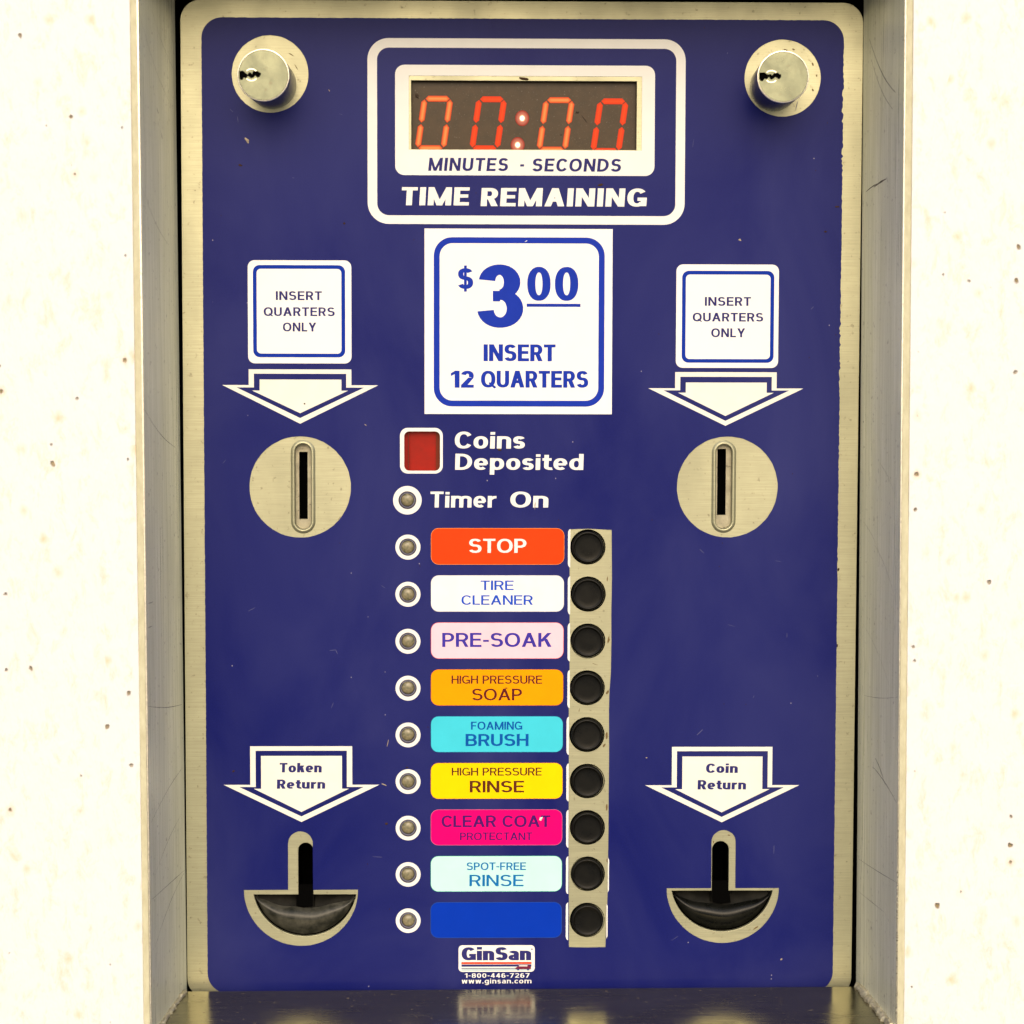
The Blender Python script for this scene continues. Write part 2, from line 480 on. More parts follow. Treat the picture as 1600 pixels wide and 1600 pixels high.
    if c == 'n' or c == 'm' or c == 'r':
        if c == 'r':
            W = .34 + .3 * w
            return [_bx(0, 0, w, X)] + _ring(W + .02, X - .27, W + .02 - w * .2, .27, w, h, 90, 165) , W + .02
        W = .50 + .5 * w; p = [_bx(0, 0, w, X), _bx(W - w, 0, W, X - .24)] + _ring(W / 2, X - .24, W / 2, .24, w, h, 0, 180)
        if c == 'm':
            D = W - w
            p += [_bx(W - w + D, 0, W + D, X - .24)] + _ring(W / 2 + D, X - .24, W / 2, .24, w, h, 0, 180)
            W += D
        return p, W
    if c == 'u':
        W = .50 + .5 * w
        return [_bx(0, .24, w, X), _bx(W - w, 0, W, X)] + _ring(W / 2, .24, W / 2, .24, w, h, 180, 360), W
    if c == 's':
        W = .44 + .3 * w; hh = min(h, .19)
        r = (X + hh) / 4
        return _ring(W / 2, X - r, W / 2, r, w, hh, 25, 270) + _ring(W / 2, r, W / 2, r, w, hh, 90, -155), W
    if c == 't':
        W = .34 + .3 * w
        return [_bx(.08, .2, .08 + w, .94), _bx(0, X - h, W, X)] + _ring(.08 + .22 + w * .5, .2, .22 + w * .5, .2, w, h, 180, 280), W
    if c == 'w':
        W = .74 + .5 * w; dw = w * 1.05; q = W / 4
        return [_dg(q, 0, dw / 2, X, dw), _dg(q, 0, 2 * q, X, dw), _dg(3 * q, 0, 2 * q, X, dw), _dg(3 * q, 0, W - dw / 2, X, dw)], W
    raise KeyError(c)

def text_polys(s, a, b, w=0.13, h=None, track=0.12, shear=0.0, roll=0.0):
    """lettering s filling the box from a=(u0, v_top) to b=(u1, v_base); v_top is the cap height line"""
    h = w * 0.88 if h is None else h
    # widths are found for a first guess of the horizontal stretch, then the run is fitted to the box
    x = 0; polys = []
    H = abs(b[1] - a[1])
    for k, ch in enumerate(s):
        g, W = glyph(ch, w, h)
        for pg in g: polys.append([(px + x, py) for px, py in pg])
        x += W + track
    x -= track
    sx = (b[0] - a[0] - shear * H) / x
    out = []
    for pg in polys:
        q = []
        for px, py in pg:
            u = a[0] + px * sx + py * H * shear
            v = b[1] - py * H + roll * (u - a[0])
            q.append((u, v))
        out.append(q)
    return out

def letters(name, lines, d, mat, parent, label=None, **kw):
    polys = []
    for ln in lines:
        s, a, b = ln[:3]
        k = dict(kw); k.update(ln[3] if len(ln) > 3 else {})
        polys += text_polys(s, a, b, **k)
    return sheet(name, polys, d, mat, parent, label, 0.003)

# ================================================================== THE WALL
FL, FR, FD = -139.7, 139.0, 52.4             # front opening of the recess, mm, and its depth in front of the panel
BL, BR = -133.1, 132.8                       # its sides where the panel sits
TOPB, TOPF = -192.6, -199.0
LEDB, LEDF = 194.4, 198.5

GAPW = 3.1
W0, W1 = FL - GAPW, FR + GAPW
wall_root = plate("wall", [rect(-560, -520, 560, 640), rect(W0, TOPF - GAPW, W1, LEDF + 4.0 + GAPW)][:2], FD - 140, FD + 0.9, MAT_WALL, None, bevel=0.0)
wall_root.location = (0, 0, ZC)
tag(wall_root, "cream painted stucco wall with rust specks around the steel recess", "wall")

# ================================================================== THE STEEL RECESS
rec = empty("steel_recess", (0, 0, ZC))
tag(rec, "brushed stainless steel recess with a ledge, set into the cream stucco wall", "recessed box")

def slab(name, quad_front_back, thick_dir, t, mat, parent, sub=1, label=None):
    """a sheet from four corners (u, v, d), thickened by t mm along thick_dir"""
    bm = bmesh.new()
    A = [bm.verts.new(pt(*q)) for q in quad_front_back]
    off = Vector(thick_dir) * t * MM
    B = [bm.verts.new(v.co + off) for v in A]
    bm.faces.new(A); bm.faces.new(B[::-1])
    for i in range(4):
        j = (i + 1) % 4
        bm.faces.new((A[i], B[i], B[j], A[j]))
    bmesh.ops.recalc_face_normals(bm, faces=bm.faces)
    return from_bm(name, bm, mat, parent, label=label)

BK = -34.0                                    # how far behind the panel the box goes on
ext = lambda f, b: b + (b - f) * 0.0
left = slab("side_panel", [(FL, TOPF, FD), (FL, LEDF + 3, FD), (BL, LEDB + 6, 0), (BL, TOPB, 0)], (-1, 0, 0), 0.5, MAT_REVEAL, rec)
right = slab("side_panel", [(FR, TOPF, FD), (FR, LEDF + 3, FD), (BR, LEDB + 6, 0), (BR, TOPB, 0)], (1, 0, 0), 0.5, MAT_REVEAL, rec)
slab("top_panel", [(FL, TOPF, FD - 0.1), (FR, TOPF, FD - 0.1), (BR, TOPB, 0), (BL, TOPB, 0)], (0, 0, 1), 0.5, MAT_REVEAL, rec)
slab("ledge", [(FL, LEDF, FD), (FR, LEDF, FD), (BR + .2, LEDB, 6.0), (BL - .2, LEDB, 6.0)], (0, 0, -1), 1.5, MAT_LEDGE, rec)
slab("ledge_lip", [(FL - 1.0, LEDF + 1.6, FD + 0.8), (FR + 1.0, LEDF + 1.6, FD + 0.8), (FR + 1.0, LEDF + 5.0, FD + 0.8), (FL - 1.0, LEDF + 5.0, FD + 0.8)], (0, 1, 0), 0.7, MAT_REVEAL, rec)
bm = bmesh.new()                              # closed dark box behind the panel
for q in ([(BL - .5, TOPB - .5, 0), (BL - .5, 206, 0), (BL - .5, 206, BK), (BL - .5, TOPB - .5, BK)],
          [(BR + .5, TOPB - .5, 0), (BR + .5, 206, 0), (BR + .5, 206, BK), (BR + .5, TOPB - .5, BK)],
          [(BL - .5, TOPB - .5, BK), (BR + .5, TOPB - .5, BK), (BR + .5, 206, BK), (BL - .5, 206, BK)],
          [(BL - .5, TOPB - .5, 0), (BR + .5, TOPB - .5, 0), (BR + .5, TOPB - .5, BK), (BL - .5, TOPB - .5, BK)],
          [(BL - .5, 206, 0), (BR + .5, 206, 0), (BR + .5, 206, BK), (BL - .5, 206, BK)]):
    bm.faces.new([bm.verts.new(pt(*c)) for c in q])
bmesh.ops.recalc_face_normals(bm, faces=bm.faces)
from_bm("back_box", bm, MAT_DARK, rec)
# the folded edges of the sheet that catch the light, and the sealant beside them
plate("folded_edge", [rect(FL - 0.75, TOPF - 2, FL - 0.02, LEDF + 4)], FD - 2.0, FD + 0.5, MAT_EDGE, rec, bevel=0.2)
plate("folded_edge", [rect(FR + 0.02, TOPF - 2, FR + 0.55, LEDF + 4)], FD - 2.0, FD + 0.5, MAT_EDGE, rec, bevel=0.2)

m = NT("aged_sealant")
n1 = m.noise((400, 400, 160), 4, 0.6)
m.set("Base Color", m.mix(m.ramp(n1, 0.3, 0.75), (0.60, 0.585, 0.42), (0.46, 0.43, 0.28)))
m.set("Roughness", 0.7); m.bump(n1, 0.3, 0.0005)
MAT_SEAL = m.m
def wavy_strip(u0, u1, v0, v1, amp, n=120):
    a = [(u0 + random.uniform(-amp, amp), v0 + (v1 - v0) * i / n) for i in range(n + 1)]
    b = [(u1, v1), (u1, v0)]
    return a + b
plate("sealant_bead", [wavy_strip(FL - GAPW - 0.0, FL - 0.8, TOPF - 4, LEDF + 8, 0.08)], FD - 6, FD + 0.3, MAT_SEAL, rec)
plate("sealant_bead", [wavy_strip(FR + GAPW + 0.0, FR + 0.6, TOPF - 4, LEDF + 8, 0.08)], FD - 6, FD + 0.3, MAT_SEAL, rec)

def weld(name, p0, p1, r, parent, n=46, seed=1):
    rnd = random.Random(seed)
    bm = bmesh.new(); rings = []
    a, b = pt(*p0), pt(*p1)
    ax = (b - a).normalized(); s1 = ax.orthogonal().normalized(); s2 = ax.cross(s1)
    for i in range(n + 1):
        t = i / n
        c = a.lerp(b, t) + (s1 * rnd.uniform(-.3, .3) + s2 * rnd.uniform(-.3, .3)) * MM
        rr = r * (0.75 + 0.35 * math.sin(i * 1.9) ** 2 + rnd.uniform(-.12, .3)) * (0.35 if i in (0, n) else 1) * MM
        rings.append([bm.verts.new(c + (s1 * math.cos(k * math.pi / 5) + s2 * math.sin(k * math.pi / 5)) * rr * rnd.uniform(.85, 1.15)) for k in range(10)])
    for x, y in zip(rings, rings[1:]):
        for k in range(10): bm.faces.new((x[k], x[(k + 1) % 10], y[(k + 1) % 10], y[k]))
    bm.faces.new(rings[0][::-1]); bm.faces.new(rings[-1])
    bmesh.ops.recalc_face_normals(bm, faces=bm.faces)
    return from_bm(name, bm, MAT_WELD, parent, smooth=True)
weld("weld_bead", (BL + .2, LEDB - .2, 5.5), (FL + .4, LEDF - .3, FD - 1), 0.9, rec, seed=3)
weld("weld_bead", (BR - .2, LEDB - .4, 5.5), (FR - .6, LEDF - .6, FD - 1), 1.5, rec, seed=8)

# scratches on the two side panels: thin dark gouges
MAT_SCR = M_ink("scratch_dark", (0.10, 0.09, 0.07), 0.6)
def scratches(side, items, parent):
    verts, faces = [], []
    F, B = (FL, BL) if side < 0 else (FR, BR)
    eps = 0.03 * (1 if side < 0 else -1)
    def P3(f, v):                     # f = 0 at the front edge, 1 at the panel
        d = FD * (1 - f)
        return pt(F + (B - F) * f + eps, v, d)
    for f0, v0, f1, v1, wd in items:
        b = len(verts); n = 7
        rnd = random.Random(int(v0 * 10) + 99)
        for i in range(n + 1):
            t = i / n
            f = f0 + (f1 - f0) * t; v = v0 + (v1 - v0) * t + math.sin(t * math.pi) * (v1 - v0) * .12
            ww = wd * (0.25 + 0.75 * math.sin(math.pi * min(max(t, .06), .94))) * rnd.uniform(.7, 1.2) / 2
            verts.append(P3(f, v - ww)); verts.append(P3(f, v + ww))
        for i in range(n): faces.append((b + 2 * i, b + 2 * i + 1, b + 2 * i + 3, b + 2 * i + 2))
    me = bpy.data.meshes.new("scratches")
    me.from_pydata([tuple(v) for v in verts], [], faces)
    o = link("scratches", me, MAT_SCR, parent)
    o["kind"] = "stuff"
    return o
scratches(-1, [(0, -36, .85, -20, .22), (0, 74, .95, 81, .22), (.05, 147, .98, 147, .2), (.0, -118, .7, -98, .15), (.02, 45, .15, 45, .25),
               (.05, 236 - 200, .18, 36.2, .2), (.1, 166, .95, 148, .2), (.05, 188 - 70, .95, 106, .18), (.1, 140, .9, 124, .15),
               (.55, -140, .6, -137, .5), (.45, -148, .5, -146, .4), (.0, -180, .9, -150, .14), (.2, -190, .95, -165, .14)], left)
scratches(1, [(.85, -176, .2, -152, .5), (.8, -168, .25, -146, .3), (.7, -119, .4, -121, .7), (.9, -118, .62, -120, .5), (.02, 112, .6, 104, .35),
              (.0, 150 - 8, .95, 144, .18), (.3, 162 - 5, .98, 157, .12), (.0, 72, .85, 78, .12), (.05, 38, .6, 18, .15), (.1, -2, .5, -14, .15),
              (.2, 70, .9, 50, .12), (.3, 108, .55, 100, .5), (.5, 20, .9, 10, .1)], right)

# ================================================================== THE CONTROL PANEL
pan = empty("control_panel", (0, 0, ZC))
pan.rotation_euler = (0, 0.00477, 0)
tag(pan, "blue coin-operated car wash control panel with red timer and nine black buttons", "control panel")

ROWS = [i * 18.56 for i in range(9)]
LEDX, LED0 = -44.50, 19.90
BTX = [25.95, 26.10, 26.08, 25.95, 25.92, 26.15, 26.25, 26.32, 26.40]
BT0 = 19.80
WIN = ((-43.10, -161.08), (44.21, -134.69))
LOCKS = [((-97.52, -163.28), (-97.40, -159.19)), ((100.76, -162.57), (96.76, -159.46))]
DISC = [(-86.55, -3.61), (80.66, -3.83)]
STAD = [((-85.41, -20.37), (-85.54, 12.94)), ((79.26, -20.39), (79.54, 12.53))]
RET = [dict(c=(-86.92, 155.96), slot=(-87.01, 132.52), sr=4.9, L=(-109.40, 155.91), Rr=(-64.30, 156.00), bot=(-87.01, 178.44),
            hs=(-84.93, 137.13), hr=2.95, hL=(-105.52, 157.84), hR=(-65.06, 157.92), hb=(-85.22, 174.58)),
       dict(c=(80.40, 155.62), slot=(80.40, 132.24), sr=4.8, L=(57.90, 155.58), Rr=(102.54, 155.66), bot=(80.59, 177.67),
            hs=(79.22, 136.73), hr=3.3, hL=(59.97, 156.61), hR=(100.08, 156.69), hb=(80.04, 173.02))]

def segment_pts(L, Rr, bot, n=40):
    """lower circle segment through L, bottom, R (chord on top)"""
    c = (Rr[0] - L[0]) / 2; s = bot - (L[1] + Rr[1]) / 2
    rad = (c * c + s * s) / (2 * s); cx = (L[0] + Rr[0]) / 2; cy = bot - rad
    a = math.degrees(math.asin((L[1] - cy) / rad))
    return [(cx + rad * math.cos(R(a + (180 - 2 * a) * i / n)), cy + rad * math.sin(R(a + (180 - 2 * a) * i / n))) for i in range(n + 1)]

def keyhole(L, Rr, bot, su, st, sr):
    """half disc with a round-topped slot rising from its chord"""
    seg = segment_pts(L, Rr, bot)
    y = L[1]
    return seg + [(su - sr, y)] + circle(su, st + sr, sr, 16, 180, 360) + [(su + sr, y)]

plate_holes = [rect(WIN[0][0], WIN[0][1], WIN[1][0], WIN[1][1])]
for a, b in STAD: plate_holes.append(stadium(a[0], a[1], b[1], 3.12))
for r in RET: plate_holes.append(keyhole(r['hL'], r['hR'], r['hb'][1], r['hs'][0], r['hs'][1], r['hr']))
for i, x in enumerate(BTX): plate_holes.append(circle(x, BT0 + ROWS[i], 6.45, 40))
for i in range(9): plate_holes.append(circle(LEDX, LED0 + ROWS[i], 3.5, 28))
plate_holes.append(circle(-44.7, 1.5, 3.55, 28))
plate_holes.append(rrect((-45.93, -25.44)[0], (-45.93, -25.44)[1], (-31.94, -10.07)[0], (-31.94, -10.07)[1], 2.0))
PF = -0.25                                    # front of the steel plate; the vinyl's front is at 0
plate("face_plate", [rrect(-132.0, -191.6, 131.9, 199.5, 8.0, 12)] + plate_holes, PF - 2.0, PF, MAT_PLATE, pan, bevel=0.12)

# overlay outline with a slightly chipped right edge
OL, OR_, OT, OB = -123.9, 124.4, -184.8, 197.4
outline = rrect(OL, OT, OR_, OB, 8.0, 10)
out2 = []
rnd = random.Random(5)
for i in range(len(outline)):
    p, q = outline[i], outline[(i + 1) % len(outline)]
    out2.append(p)
    L = math.hypot(q[0] - p[0], q[1] - p[1])
    if L > 30:
        n = int(L / 0.9)
        vertical_right = p[0] > 100 and q[0] > 100
        for k in range(1, n):
            t = k / n
            u, v = p[0] + (q[0] - p[0]) * t, p[1] + (q[1] - p[1]) * t
            j = rnd.uniform(-.07, .07)
            if vertical_right:
                amp = 0.10
                if -162 < v < -146 or -138 < v < -126 or -68 < v < -40: amp = 0.55
                elif v < 30: amp = 0.22
                u += rnd.uniform(-amp, amp * .5)
                # the printed sheet flares a little towards the top
            elif abs(p[1] - q[1]) > 30: u += j
            else: v += j
            out2.append((u, v))
outline = out2

def wav(pts, amp=0.06):
    return [(u + random.uniform(-amp, amp), v + random.uniform(-amp, amp)) for u, v in pts]
STRIP = [(18.85, 12.84), (25.88, 12.58), (35.37, 13.07), (35.48, 23.65), (35.58, 32.48), (35.40, 46.38), (35.50, 56.51), (35.37, 69.19), (34.81, 78.08), (34.69, 84.43), (34.84, 102.27),
         (34.76, 117.59), (34.74, 132.95), (34.61, 145.77), (34.52, 158.62), (34.09, 168.92), (33.76, 179.24), (26.39, 179.35), (19.27, 179.20), (19.16, 158.60), (18.98, 132.93), (18.93, 107.36), (18.80, 81.88), (19.07, 79.34), (19.03, 56.51), (18.92, 31.23)]
ov_holes = [rect((-44.03, -162.91)[0], (-44.03, -162.91)[1], (46.22, -162.58)[0], (46.39, -134.45)[1])]
ov_holes += [wav(circle(l[0][0], l[0][1], 14.8, 64), .05) for l in LOCKS]
ov_holes += [wav(circle(c[0], c[1], 19.8, 80), .06) for c in DISC]
ov_holes += [wav(keyhole(r['L'], r['Rr'], r['bot'][1], r['slot'][0], r['slot'][1], r['sr']), .05) for r in RET]
ov_holes += [circle(LEDX, LED0 + ROWS[i], 3.42, 28) for i in range(9)] + [circle(-44.7, 1.5, 3.5, 28)]
ov_holes += [rrect((-45.93, -25.44)[0], (-45.93, -25.44)[1], (-31.94, -10.07)[0], (-31.94, -10.07)[1], 2.0)]
ov_holes += [STRIP]
ov = plate("overlay", [outline] + ov_holes, PF + 0.01, 0.0, MAT_BLUE, pan)

# ---- printing on the overlay
def ring_sheet(name, outer, inner, d, mat, parent, label=None):
    me = plate_mesh([outer, inner], d - 0.01, d, 0)
    me.name = name
    return link(name, me, mat, parent, label)
D1 = 0.03
a, b = (-59.99, -176.89), (63.06, -106.01)
c_, d_ = (-56.29, -173.36), (59.43, -109.33)
ring_sheet("border_line", rrect(a[0], a[1] - .3, b[0], b[1] + .1, 8.2, 10), rrect(c_[0], c_[1] - .2, d_[0], d_[1] + .1, 4.6, 10), D1, MAT_WHITE, ov, "white rounded outline around the timer window")
a, b = (-49.32, -167.04), (51.23, -124.73)
ring_sheet("display_surround", rrect(a[0], a[1], b[0], b[1], 3.6, 8), ov_holes[0], D1, MAT_WHITE, ov, "white rounded block around the timer window")
letters("lettering", [("MINUTES", (-36.55, -131.42), (-5.30, -126.40)), ("-", (-1.10, -131.43), (0.90, -126.37)), ("SECONDS", (3.62, -131.30), (38.54, -126.31))],
        D1 + .03, MAT_NAVY, ov, "navy slanted words MINUTES - SECONDS", w=0.195, shear=0.10, track=0.15)
letters("lettering", [("TIME", (-47.09, -120.11), (-20.42, -113.13)), ("REMAINING", (-16.21, -119.90), (48.57, -112.88))],
        D1, MAT_WHITE, ov, "bold white words TIME REMAINING", w=0.245, h=.18, shear=0.06, track=0.10)
letters("lettering", [("Coins", (-26.25, -25.40), (1.35, -18.76)), ("Deposited", (-26.07, -16.72), (24.27, -10.45))],
        D1, MAT_WHITE, ov, "white words Coins Deposited", w=0.20, h=.155, shear=0.03, track=0.09)
letters("lettering", [("Timer", (-35.82, -1.92), (-9.77, 4.32)), ("On", (-4.52, -1.96), (10.59, 4.30))],
        D1, MAT_WHITE, ov, "white words Timer On", w=0.20, h=.155, shear=0.03, track=0.09)

def arrow(outer, hole, fill, name_label):
    """each: (left, right, top, shoulder, tipL, tipR, point) as (u, v) numbers"""
    def shape(L, Rr, T, S, TL, TR, PT, cx):
        return [(L, T), (Rr, T), (Rr, S), (TR, S), (cx, PT), (TL, S), (L, S)]
    o = shape(*outer); h_ = shape(*hole); f = shape(*fill)
    me = plate_mesh([o, h_, f], D1 - .01, D1, 0)
    link("arrow", me, MAT_CREAM, ov, name_label)
arrow((-106.39, -66.46, -49.51, -43.37, -116.65, -56.01, -28.36, -86.46),
      (-104.39, -68.48, -47.80, -42.45, -111.13, -61.49, -30.56, -86.45),
      (-102.16, -70.35, -45.56, -41.25, -105.10, -67.75, -32.45, -86.44),
      "white arrow pointing down to the left coin slot")
arrow((59.86, 99.59, -48.78, -42.46, 49.39, 110.14, -27.83, 79.67),
      (61.88, 97.70, -46.96, -41.66, 55.33, 104.53, -29.76, 79.66),
      (64.05, 95.72, -44.74, -40.76, 61.00, 98.51, -31.66, 79.64),
      "white arrow pointing down to the right coin slot")
arrow((-106.62, -66.49, 98.61, 113.94, -117.07, -55.81, 128.77, -86.56),
      (-104.49, -68.61, 100.39, 114.81, -110.96, -61.94, 126.57, -86.56),
      (-102.36, -70.53, 102.43, 115.52, -105.20, -67.79, 124.78, -86.55),
      "white arrow reading Token Return")
arrow((59.66, 99.42, 98.96, 114.26, 49.13, 110.24, 129.11, 79.54),
      (61.64, 97.61, 100.67, 115.13, 55.47, 104.15, 126.99, 79.52),
      (63.81, 95.53, 102.81, 115.85, 61.04, 98.45, 125.14, 79.50),
      "white arrow reading Coin Return")
letters("lettering", [("Token", (-95.13, 105.22), (-78.43, 109.00)), ("Return", (-96.17, 111.84), (-77.09, 115.50))], D1 + .03, MAT_NAVY, ov, "navy words Token Return", w=.25, h=.18, shear=.03, track=.09)
letters("lettering", [("Coin", (73.13, 105.62), (85.83, 109.36)), ("Return", (69.89, 112.21), (89.14, 115.96))], D1 + .03, MAT_NAVY, ov, "navy words Coin Return", w=.25, h=.18, shear=.03, track=.09)

# rings round the indicator lights, white corners of the old button frames
for i in range(9):
    ring_sheet("light_ring", circle(LEDX, LED0 + ROWS[i], 4.92, 40), circle(LEDX, LED0 + ROWS[i], 3.42, 28), D1, MAT_WHITE, ov)
ring_sheet("light_ring", circle(-44.7, 1.5, 5.6, 44), circle(-44.7, 1.5, 3.5, 28), D1, MAT_WHITE, ov, "wider white ring beside Timer On")
a, b = (-47.55, -26.81), (-30.86, -8.95)
ring_sheet("window_ring", rrect(a[0], a[1], b[0], b[1], 3.0), ov_holes[-2], D1, MAT_WHITE, ov, "white square outline round the red window")
def strip_left(v):
    return 18.92 if v > 80 else 19.2
for i in range(9):
    v0 = 12.7 + ROWS[i]; v1 = v0 + 15.2; xl = strip_left(v0); r = 1.6
    pts = [(xl - .02, v0)] + [(xl - .95 + r * (1 - math.cos(R(t)))*.6, v0 + r * (1 - math.sin(R(t)))) for t in (60, 30, 0)] + \
          [(xl - .95 + r * (1 - math.cos(R(t)))*.6, v1 - r * (1 - math.sin(R(t)))) for t in (0, 30, 60)] + [(xl - .02, v1)]
    sheet("frame_corner", [pts], D1, MAT_WHITE, ov)
for i in (7, 8):
    v0 = 12.7 + ROWS[i]; x = 34.55 if i == 7 else 34.1
    sheet("frame_corner", [[(x, v0 + .6), (x + .45, v0 + 1.4), (x + .45, v0 + 13.6), (x, v0 + 14.6)]], D1, MAT_WHITE, ov)

# maker's mark
lg = (-24.54, 178.33); lh = (5.70, 189.05)
plate("maker_mark", [rrect(lg[0], lg[1], lh[0], lh[1], 1.5, 5)], 0.005, D1, MAT_WHITE, ov, label="small white maker's plate mark under the blue label")
letters("lettering", [("GinSan", (-23.32, 179.10), (4.29, 184.40))], D1 + .03, MAT_NAVY, ov, "heavy navy maker's name", w=.29, h=.20, track=.05)
MAT_REDINK = M_ink("red_print", (0.65, 0.06, 0.02)); MAT_SKYINK = M_ink("pale_blue_print", (0.45, 0.58, 0.62)); MAT_MAROON = M_ink("maroon_print", (0.16, 0.02, 0.05))
def bar(name, p, q, mat, d=D1 + .03, label=None):
    return sheet(name, [rect(p[0], p[1], q[0], q[1])], d, mat, ov, label)
bar("stripe", (-23.39, 185.09), (4.45, 185.93), MAT_REDINK, label="red stripe")
bar("stripe", (-23.39, 186.07), (4.40, 186.96), MAT_NAVY)
bar("stripe", (-23.39, 187.51), (-1.80, 187.77), MAT_NAVY)
bar("stripe", (-23.39, 187.85), (4.05, 188.61), MAT_SKYINK, label="pale blue stripe")
cb = [(-2.31, 187.56), (-1.04, 186.95), (-0.28, 186.38), (3.28, 186.39), (4.17, 186.91), (4.30, 187.84), (3.80, 188.04), (-1.80, 188.03)]
sheet("car_mark", [cb], D1 + .05, MAT_MAROON, ov, "tiny maroon car silhouette")
bar("car_window", (-0.58, 186.43), (2.77, 186.83), MAT_WHITE, D1 + .07)
sheet("car_wheel", [circle(*(-0.91, 188.08), .42, 12)], D1 + .06, MAT_NAVY, ov)
sheet("car_wheel", [circle(*(3.03, 188.09), .42, 12)], D1 + .06, MAT_NAVY, ov)
sheet("trademark_dot", [circle(*(4.58, 179.94), .3, 10)], D1 + .03, MAT_NAVY, ov)
letters("lettering", [("1-800-446-7267", (-22.07, 189.63), (3.68, 191.43)), ("www.ginsan.com", (-23.26, 191.74), (4.40, 193.73))],
        D1, MAT_WHITE, ov, "small white phone number and web address", w=.17, track=.16)

# ---- stickers
def rounded_sticker(name, p, q, bp, bq, lines, label):
    s = plate(name, [rrect(p[0], p[1], q[0], q[1], 2.6, 6)], 0.02, 0.16, MAT_STICKER, pan, label=label)
    t = 1.45
    ring_sheet("border", rrect(bp[0], bp[1], bq[0], bq[1], 2.6, 6), rrect(bp[0] + t, bp[1] + t, bq[0] - t, bq[1] - t, 1.6, 6), 0.19, MAT_BORDER, s)
    letters("lettering", lines, 0.19, MAT_NAVY, s, w=.185, track=.12)
    return s
rounded_sticker("instruction_sticker", (-106.54, -91.75), (-66.38, -51.82), (-104.56, -89.90), (-68.81, -54.18),
    [("INSERT", (-95.69, -79.79), (-77.82, -76.37)), ("QUARTERS", (-100.43, -73.58), (-72.87, -70.18)), ("ONLY", (-93.01, -67.65), (-80.03, -64.21))], "left white sticker reading INSERT QUARTERS ONLY")
rounded_sticker("instruction_sticker", (60.06, -90.64), (100.05, -50.45), (62.32, -88.17), (98.27, -52.44),
    [("INSERT", (71.22, -78.02), (89.22, -74.59)), ("QUARTERS", (66.52, -71.87), (94.06, -68.51)), ("ONLY", (73.82, -65.84), (87.03, -62.39))], "right white sticker reading INSERT QUARTERS ONLY")
a, b = (-37.97, -104.19), (35.13, -32.26)
ps = plate("price_sticker", [rect(a[0], a[1], b[0], b[1])], 0.02, 0.16, MAT_STICKER, pan, label="square white price sticker reading $3.00 INSERT 12 QUARTERS")
a, b = (-34.39, -100.87), (32.09, -35.20); t = 2.3
ring_sheet("border", rrect(a[0], a[1], b[0], b[1], 7.2, 10), rrect(a[0] + t, a[1] + t, b[0] - t, b[1] - t, 5.0, 10), 0.19, MAT_ROYAL, ps)
letters("lettering", [("$", (-25.12, -88.90), (-19.04, -80.87), dict(w=.23, h=.17)), ("3", (-17.51, -90.41), (0.44, -65.83), dict(w=.225, h=.165)),
                      ("00", (1.95, -89.53), (21.85, -76.34), dict(w=.21, h=.165, track=.11))], 0.19, MAT_ROYAL, ps, "large blue price $3.00")
a, b = (1.79, -75.22), (22.74, -74.01)
sheet("underline", [rect(a[0], a[1], b[0], b[1])], 0.19, MAT_ROYAL, ps)
letters("lettering", [("INSERT", (-14.98, -59.40), (13.09, -52.87)), ("12", (-27.73, -49.12), (-18.77, -42.51)), ("QUARTERS", (-15.98, -49.15), (25.87, -42.60))],
        0.19, MAT_ROYAL, ps, "blue words INSERT 12 QUARTERS", w=.235, h=.175, track=.07)

# ---- the nine function labels
LAB = [("fa4412", "red-orange STOP label", "white", [("STOP", (-20.65, 16.60), (1.94, 22.12), dict(w=.175, h=.145))]),
       ("ffffff", "white TIRE CLEANER label", "2050c8", [("TIRE", (-15.99, 33.02), (-3.05, 36.79)), ("CLEANER", (-23.52, 38.82), (4.51, 42.60))]),
       ("f8cfdf", "pale pink PRE-SOAK label", "3f35a0", [("PRE-SOAK", (-31.05, 53.68), (11.98, 59.24), dict(w=.165))]),
       ("f9a200", "orange HIGH PRESSURE SOAP label", "5a1c22", [("HIGH PRESSURE", (-27.39, 70.57), (8.25, 73.80)), ("SOAP", (-19.33, 75.77), (0.33, 80.40), dict(w=.145))]),
       ("46cfe6", "cyan FOAMING BRUSH label", "0a55a8", [("FOAMING", (-19.69, 88.86), (0.49, 92.05), dict(w=.165)), ("BRUSH", (-21.83, 93.77), (2.98, 98.55), dict(w=.17))]),
       ("fbd600", "yellow HIGH PRESSURE RINSE label", "5c2c1a", [("HIGH PRESSURE", (-27.30, 107.19), (8.25, 110.31)), ("RINSE", (-20.17, 112.42), (1.26, 117.04), dict(w=.165))]),
       ("ec0074", "magenta CLEAR COAT PROTECTANT label", "481468", [("CLEAR COAT", (-31.28, 126.26), (11.73, 130.87), dict(w=.165)), ("PROTECTANT", (-23.99, 133.07), (4.53, 136.11))]),
       ("c4f6ee", "pale mint SPOT-FREE RINSE label", "0f6db4", [("SPOT-FREE", (-21.40, 145.04), (2.11, 148.11), dict(w=.165)), ("RINSE", (-20.26, 149.99), (1.16, 154.60), dict(w=.145))]),
       ("0436b4", "plain bright blue label without words", None, [])]
EDGE = [("faa040"), ("d8d8e8"), ("f06070"), ("e07020"), ("3080b0"), ("f09020"), ("d070a0"), ("40b0a0"), ("2a55b0")]
LX0 = [-35.32 - .02 * i for i in range(9)]; LX1 = [16.64 - .055 * i for i in range(9)]
